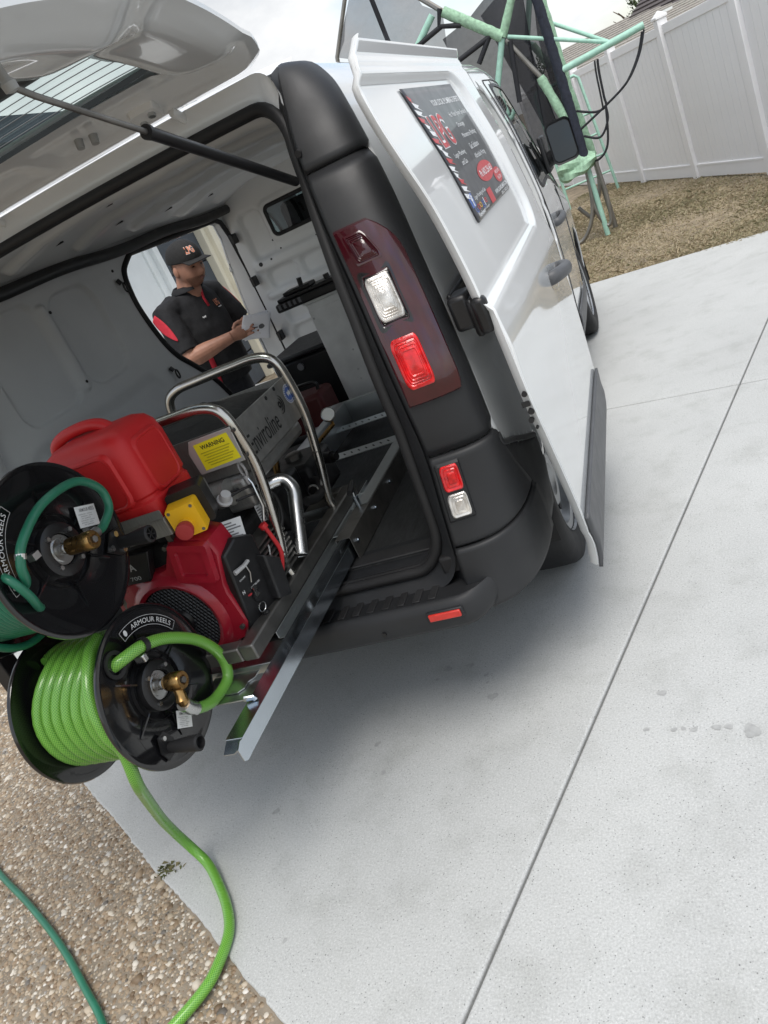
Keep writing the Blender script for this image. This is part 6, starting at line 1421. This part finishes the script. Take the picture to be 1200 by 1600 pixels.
# head frame: tipped down to read
HC = pw(.160, .005, 1.602); hp = R(12); hyaw = R(-6)
hf = fw*math.cos(hyaw)+lf*math.sin(hyaw); hl = np.cross([0, 0, 1.], hf); hfx = hf*math.cos(hp)-np.array([0, 0, 1.])*math.sin(hp); hux = np.array([0, 0, 1.])*math.cos(hp)+hf*math.sin(hp)
def hd(x, y, z): return HC+hfx*x+hl*y+hux*z
def gauss(a, s): return math.exp(-(a/s)**2)
def head_pt(th, ph, grow=0):
    d = (math.cos(ph)*math.cos(th), math.cos(ph)*math.sin(th), math.sin(ph)); rx, ry, rz = .106, .088, .126
    x, y, z = d[0]*rx, d[1]*ry, d[2]*rz
    if z < 0:
        k = -z/rz; y *= 1-.16*k**2; x += .012*k**2*(1 if x > 0 else -.6); x *= 1+.04*k
        if x < 0: x *= 1-.45*k**2
    front = max(0, d[0])
    x += .032*gauss(y, .015)*gauss(z+.032, .022)*front+.012*gauss(y, .011)*gauss(z+.002, .020)*front          # nose
    x += .010*gauss(z-.026, .011)*gauss(y, .05)*front-.015*(gauss(y-.032, .017)+gauss(y+.032, .017))*gauss(z-.006, .013)*front
    x += .006*gauss(y, .03)*gauss(z+.066, .014)*front-.008*gauss(y, .028)*gauss(z+.0665, .0045)-.006*gauss(y, .04)*gauss(z+.084, .008)*front+.009*gauss(y, .028)*gauss(z+.100, .018)*front
    y += (.007 if y > 0 else -.007)*gauss(abs(y)-.055, .03)*gauss(z+.04, .035)*front
    q = 1+grow/.1
    return hd(x*q, y*q, z*q)
THs = np.linspace(-PI, PI, 80, endpoint=False)
bd = MB(); bd.loft([[head_pt(t, p) for t in THs] for p in np.linspace(-PI/2+.06, PI/2-.06, 64)])
for s in (1, -1): 
    ell(bd, hd(-.012, s*.090, -.008), .021, .013, .035, (hfx, hl, hux), 14, 10)
bd.tube([hd(-.03, 0, -.06), pw(.10, 0, 1.50), pw(.07, 0, 1.42)], [.072, .073, .080], 18)
bd.loft([[pw(.02+.11*math.cos(t), .17*math.sin(t), z) for t in np.linspace(0, 2*PI, 20, endpoint=False)] for z in (.95, 1.2, 1.40)])
SH = {-1: (.035, -.235, 1.400), 1: (.035, .235, 1.400)}; EL = {-1: (.13, -.305, 1.120), 1: (.10, .305, 1.13)}; WR = {-1: (.335, -.115, 1.135), 1: (.345, .12, 1.125)}
for s in (-1, 1):
    a, b, c = pw(*SH[s]), pw(*EL[s]), pw(*WR[s])
    path_ = [a, a*.5+b*.5, a*.12+b*.88, b, b*.85+c*.15, b*.6+c*.4, b*.25+c*.75, c]; bd.tube(path_, [.066, .060, .054, .053, .056, .052, .040, .034], 16)
# hands: palm, four fingers closing on the papers and a thumb on top
def hand(s, wrist, direction, across, normal):
    d, a, n = [np.array(q, float)/np.linalg.norm(q) for q in (direction, across, normal)]
    W = np.array(wrist)
    bd.tube([W-d*.02, W+d*.02, W+d*.055, W+d*.088], [.030, .036, .041, .037], 14, flat=.55) if False else None
    rings = []
    for t, w, h in ((-.02, .028, .022), (.02, .036, .019), (.055, .043, .017), (.088, .042, .014)):
        rings.append([W+d*t+a*w*math.cos(q)+n*h*math.sin(q) for q in np.linspace(0, 2*PI, 16, endpoint=False)])
    bd.loft(rings)
    for k, (o_, ln) in enumerate(((-.032, .072), (-.011, .080), (.011, .076), (.031, .060))):
        b = W+d*.078+a*o_; p1 = b+d*ln*.45-n*.006; p2 = p1+d*ln*.30-n*.016; p3 = p2+d*ln*.16-n*.020
        bd.tube([b-d*.012, b+d*.01, p1, p2, p3], [.0095, .0095, .0088, .0080, .0065], 10)
    b = W+d*.030+a*(-.036); bd.tube([b, b-a*.022+d*.022+n*.004, b-a*.026+d*.050+n*.006, b-a*.020+d*.070+n*.004], [.0125, .0115, .0100, .0075], 10)
wR = pw(*WR[-1]); dR = wR-pw(*EL[-1]); dR = dR/np.linalg.norm(dR)
hand(-1, wR, dR*.8+fw*.25+lf*.45+np.array([0, 0, -.04]), np.array([0, 0, -1.])+.0*fw, np.cross(dR, [0, 0, -1.]))
wL = pw(*WR[1]); dL = (wL-pw(*EL[1])); dL = dL/np.linalg.norm(dL)
hand(1, wL, dL, np.array([.2, .3, -1.]), np.cross(dL, [.2, .3, -1.]))
for s in (-1, 1):
    bd.tube([pw(-.02, s*.10, .93), pw(.0, s*.11, .52), pw(-.02, s*.12, .10)], [.095, .065, .048], 14)
body_ = smooth_union(bd, 'body', 'skin', .0036, 1)
# face details
m = MB()
for s in (1, -1): m.tube([hd(.103, s*.016, .023), hd(.102, s*.033, .028), hd(.090, s*.053, .023)], [.0035, .0042, .0025], 8, flat=.8)
m.build('eyebrows', 'hair', man)
for s in (1, -1):
    m = MB(); ell(m, hd(.0895, s*.034, .004), .006, .011, .004, (hfx, hl, hux), 12, 8); m.build('eye', 'eye', man)
m = MB(); m.tube([hd(.101, .024, -.070), hd(.1085, .008, -.067), hd(.1085, -.008, -.067), hd(.101, -.024, -.070)], [.002, .0042, .0042, .002], 8); m.build('lips', 'lip', man)
m = MB(); m.grid(lambda t, p: head_pt(t, p, .0045), np.linspace(.62*PI, 1.38*PI, 30), np.linspace(-.22, .75, 14)); m.build('hair', 'hair', man)
m = MB(); m.grid(lambda t, p: head_pt(t, p, .0022), np.linspace(-1.25, 1.25, 40), np.linspace(-1.25, -.42, 20)); m.build('stubble', 'stubble', man)
# cap
CU = .026
def cap_pt(th, ph): 
    r = (.119, .100, .110); return hd(r[0]*math.cos(ph)*math.cos(th)-.004, r[1]*math.cos(ph)*math.sin(th), .026+CU+r[2]*math.sin(ph)*(1-.06*max(0, -math.cos(th))))
m = MB(); m.grid(lambda t, p: cap_pt(t, p), np.linspace(0, 2*PI, 60), list(np.linspace(-.10, PI/2-.01, 22))); cp = m.build('cap', 'cap_black', man, ang=70, solid=.003)
m = MB()
def visor(u, v):      # u across -1..1, v outwards
    th = u*1.02; e = cap_pt(th, -.06); out_ = .082*v*math.cos(th*.9)**.6
    return e+hfx*out_*1.0+hux*(-.004*v*v-.016*abs(u)**2*v)+hl*u*.006*v
m.grid(visor, np.linspace(-1, 1, 31), np.linspace(0, 1, 10)); m.build('visor', 'cap_black', cp, ang=70, solid=.004)
m = MB(); ell(m, cap_pt(0, PI/2-.01), .007, .007, .004, (hfx, hl, hux), 10, 6); m.build('button', 'cap_black', cp)
for k in range(6):
    m = MB(); m.tube([cap_pt(PI/6+k*PI/3, p)+0 for p in np.linspace(-.08, PI/2-.05, 14)], .0011, 5); m.build('seam', 'cap_black', cp)
def cap_logo(a, b, t): 
    th = -.30-a/.105; q0 = cap_pt(th, .48+b/.105); c_ = hd(-.004, 0, .03); d = q0-c_; return q0+d/np.linalg.norm(d)*(.0022+t)
def cap_logo2(a, b, t): return cap_logo(-a, b, t)
m = MB(); lettering(m, 'LPG', cap_logo2, 0, 0, w=.066, h=.046, t=.0, bold=.06); m.build('logo_border', 'label_white', cp, smooth=False)
m = MB(); lettering(m, 'LPG', cap_logo2, 0, 0, w=.062, h=.042, t=.0008, bold=.02); m.build('logo', 'logo_orange', cp, smooth=False)
# shirt
sh = MB()
rows = [(.86, -.015, .185, .225), (.98, .0, .195, .232), (1.10, .015, .192, .232), (1.22, .022, .176, .230), (1.33, .025, .152, .232), (1.41, .032, .124, .218), (1.455, .048, .100, .165), (1.485, .062, .084, .100), (1.50, .070, .078, .084)]
sh.loft([[pw(c+rf*math.cos(t)*(1.0 if math.cos(t) > 0 else .82), rl*math.sin(t), z) for t in np.linspace(0, 2*PI, 36, endpoint=False)] for z, c, rf, rl in rows])
ARM = {}
for s in (-1, 1):
    a, b = pw(*SH[s]), pw(*EL[s]); inn = pw(.03, s*.12, 1.42); pth = [inn, a, a*.62+b*.38, a*.30+b*.70, a*.12+b*.88]; sh.tube(pth, [.085, .083, .080, .078, .077], 18); ARM[s] = (a, b)
shirt = smooth_union(sh, 'shirt', 'shirt_black', .007, 5)
tx = bpy.data.textures.new('folds', 'CLOUDS'); tx.noise_scale = .09; tx.noise_depth = 1
dm = shirt.modifiers.new('folds', 'DISPLACE'); dm.texture = tx; dm.strength = .012; dm.mid_level = .62; dm.texture_coords = 'LOCAL'
# red crescent down the outside of each sleeve, red placket, piping
for s in (-1, 1):
    a, b = ARM[s]; ax_ = (b-a)/np.linalg.norm(b-a); o1 = np.cross(ax_, fw); o1 /= np.linalg.norm(o1); o1 = o1 if np.dot(o1, lf)*s > 0 else -o1; o2 = np.cross(ax_, o1); o2 = o2 if np.dot(o2, fw) > 0 else -o2
    def crescent(u, v):
        t = -.30+u*1.05; c = a+(b-a)*max(0, t)*.86+np.array([0, 0, .05])*max(0, -t)*2-lf*s*.02*max(0, -t)*6
        mid = -.55+1.15*u; w = .80*math.sin(PI*min(1, max(0, u)))**.7*(1-.35*u)+.03
        an = mid+w*(v-.5)*2*.6; r = .0875-.006*u
        return c+(o1*math.cos(an)+o2*math.sin(an))*r
    m = MB(); m.grid(crescent, np.linspace(0, 1, 26), np.linspace(0, 1, 10)); m.build('sleeve_panel', 'shirt_red', shirt, solid=.002)
def chest(l, z):       # front surface of the shirt
    zz = [q[0] for q in rows]; c = np.interp(z, zz, [q[1] for q in rows]); rf = np.interp(z, zz, [q[2] for q in rows]); rl = np.interp(z, zz, [q[3] for q in rows]); return pw(c+rf*math.sqrt(max(.02, 1-(l/rl)**2))+.0025, l, z)
m = MB(); m.add([chest(l, z) for l, z in ((-.010, 1.345), (.012, 1.345), (.016, 1.40), (.040, 1.445), (.050, 1.475), (.026, 1.465), (-.004, 1.40))], [(0, 1, 2, 6), (6, 2, 3, 5), (5, 3, 4)]); m.build('placket', 'shirt_red', shirt, solid=.002)
m = MB(); m.grid(lambda u, v: chest(-.185+.012*v, 1.10-.22*u)+fw*.006, np.linspace(0, 1, 8), [0, 1, 2]); m.build('side_stripe', 'shirt_red', shirt, solid=.002)
m = MB(); cr_ = [pw(.075+.075*math.cos(t), .085*math.sin(t), 1.488+.018*(1-math.cos(t))*.5) for t in np.linspace(.35, 2*PI-.35, 30)]
rings = [[q+np.array([0, 0, -.012])+(q-pw(.07, 0, q[2]-0))*.10, q+np.array([0, 0, .012])-(q-pw(.07, 0, q[2]))*.04, q+np.array([0, 0, .016]), q+np.array([0, 0, -.006])+(q-pw(.07, 0, q[2]))*.30, q+np.array([0, 0, -.018])+(q-pw(.07, 0, q[2]))*.34] for q in cr_]
m.loft(rings, closed=True, caps=True); m.build('collar', 'shirt_black', shirt, ang=50, fix=True)
def chest_fn(l0, z0): return lambda a, b, t: chest(l0+a, z0+b)+fw*(.004+t)
m = MB(); lettering(m, 'LPG', chest_fn(.085, 1.345), 0, 0, w=.05, h=.042, t=0, bold=.02); m.build('chest_logo', 'logo_orange', shirt, smooth=False)
m = MB(); m.tube([chest_fn(.09, 1.312)(-.02+.04*k/12, .003*math.sin(k*1.9), .001) for k in range(13)], .0016, 5); m.build('logo_script', 'label_white', shirt)
m = MB(); m.tube([chest_fn(-.085, 1.30)(-.012+.024*k/12, .006*math.sin(k*1.7), .001) for k in range(13)], .0017, 5); m.build('name_script', 'label_white', shirt)
# trousers, belt, boots
tr_ = MB(); tr_.loft([[pw(-.015+rf*math.cos(t), rl*math.sin(t), z) for t in np.linspace(0, 2*PI, 28, endpoint=False)] for z, rf, rl in ((.74, .135, .19), (.86, .150, .190), (.96, .150, .188))])
for s in (-1, 1): tr_.tube([pw(-.02, s*.10, .84), pw(.0, s*.11, .52), pw(-.02, s*.12, .07)], [.105, .085, .075], 18)
smooth_union(tr_, 'trousers', 'trouser', .009, 5)
for s in (-1, 1):
    m = MB(); m.loft([[pw(-.02+.05+l_*math.cos(t), s*.12+w_*math.sin(t), z) for t in np.linspace(0, 2*PI, 22, endpoint=False)] for z, l_, w_ in ((.004, .138, .046), (.03, .140, .048), (.06, .125, .046), (.085, .085, .044), (.12, .058, .048))]); m.build('boot', 'leather', man, ang=60)
# papers held in both hands
pc = pw(.452, -.005, 1.125); pr = lf*.78+fw*.45-np.array([0, 0, .22]); pu = np.array([0, 0, 1.])*.72+fw*.55-lf*.10
pf_ = frame(pc, pr, pu)
pp = thing('papers', tuple(pc), 'folded white papers held by the person', 'paper')
m = MB(); m.grid(lambda a, b: pf_(a, b, .016*math.sin(a*16+b*9)+.010*(b/.1)**2), np.linspace(-.075, .085, 14), np.linspace(-.09, .10, 14)); m.build('sheet', 'paper', pp, solid=.0012)
m = MB(); m.grid(lambda a, b: pf_(a-.012, b+.006, -.010+.014*math.sin(a*15+b*12+.5)+.014*(b/.1)**2), np.linspace(-.075, .085, 14), np.linspace(-.09, .10, 14)); m.build('sheet', 'paper', pp, solid=.0012)
m = MB(); m.add([pf_(.03+.020*math.cos(a), .005+.017*math.sin(a), .0125) for a in np.linspace(0, 2*PI, 16, endpoint=False)], [tuple(range(16))]); m.add([pf_(a, b, .0118) for a, b in ((-.03, .0), (.005, .0), (.005, .008), (-.03, .008))], [(0, 1, 2, 3)]); m.build('print', 'print_grey', pp, smooth=False)
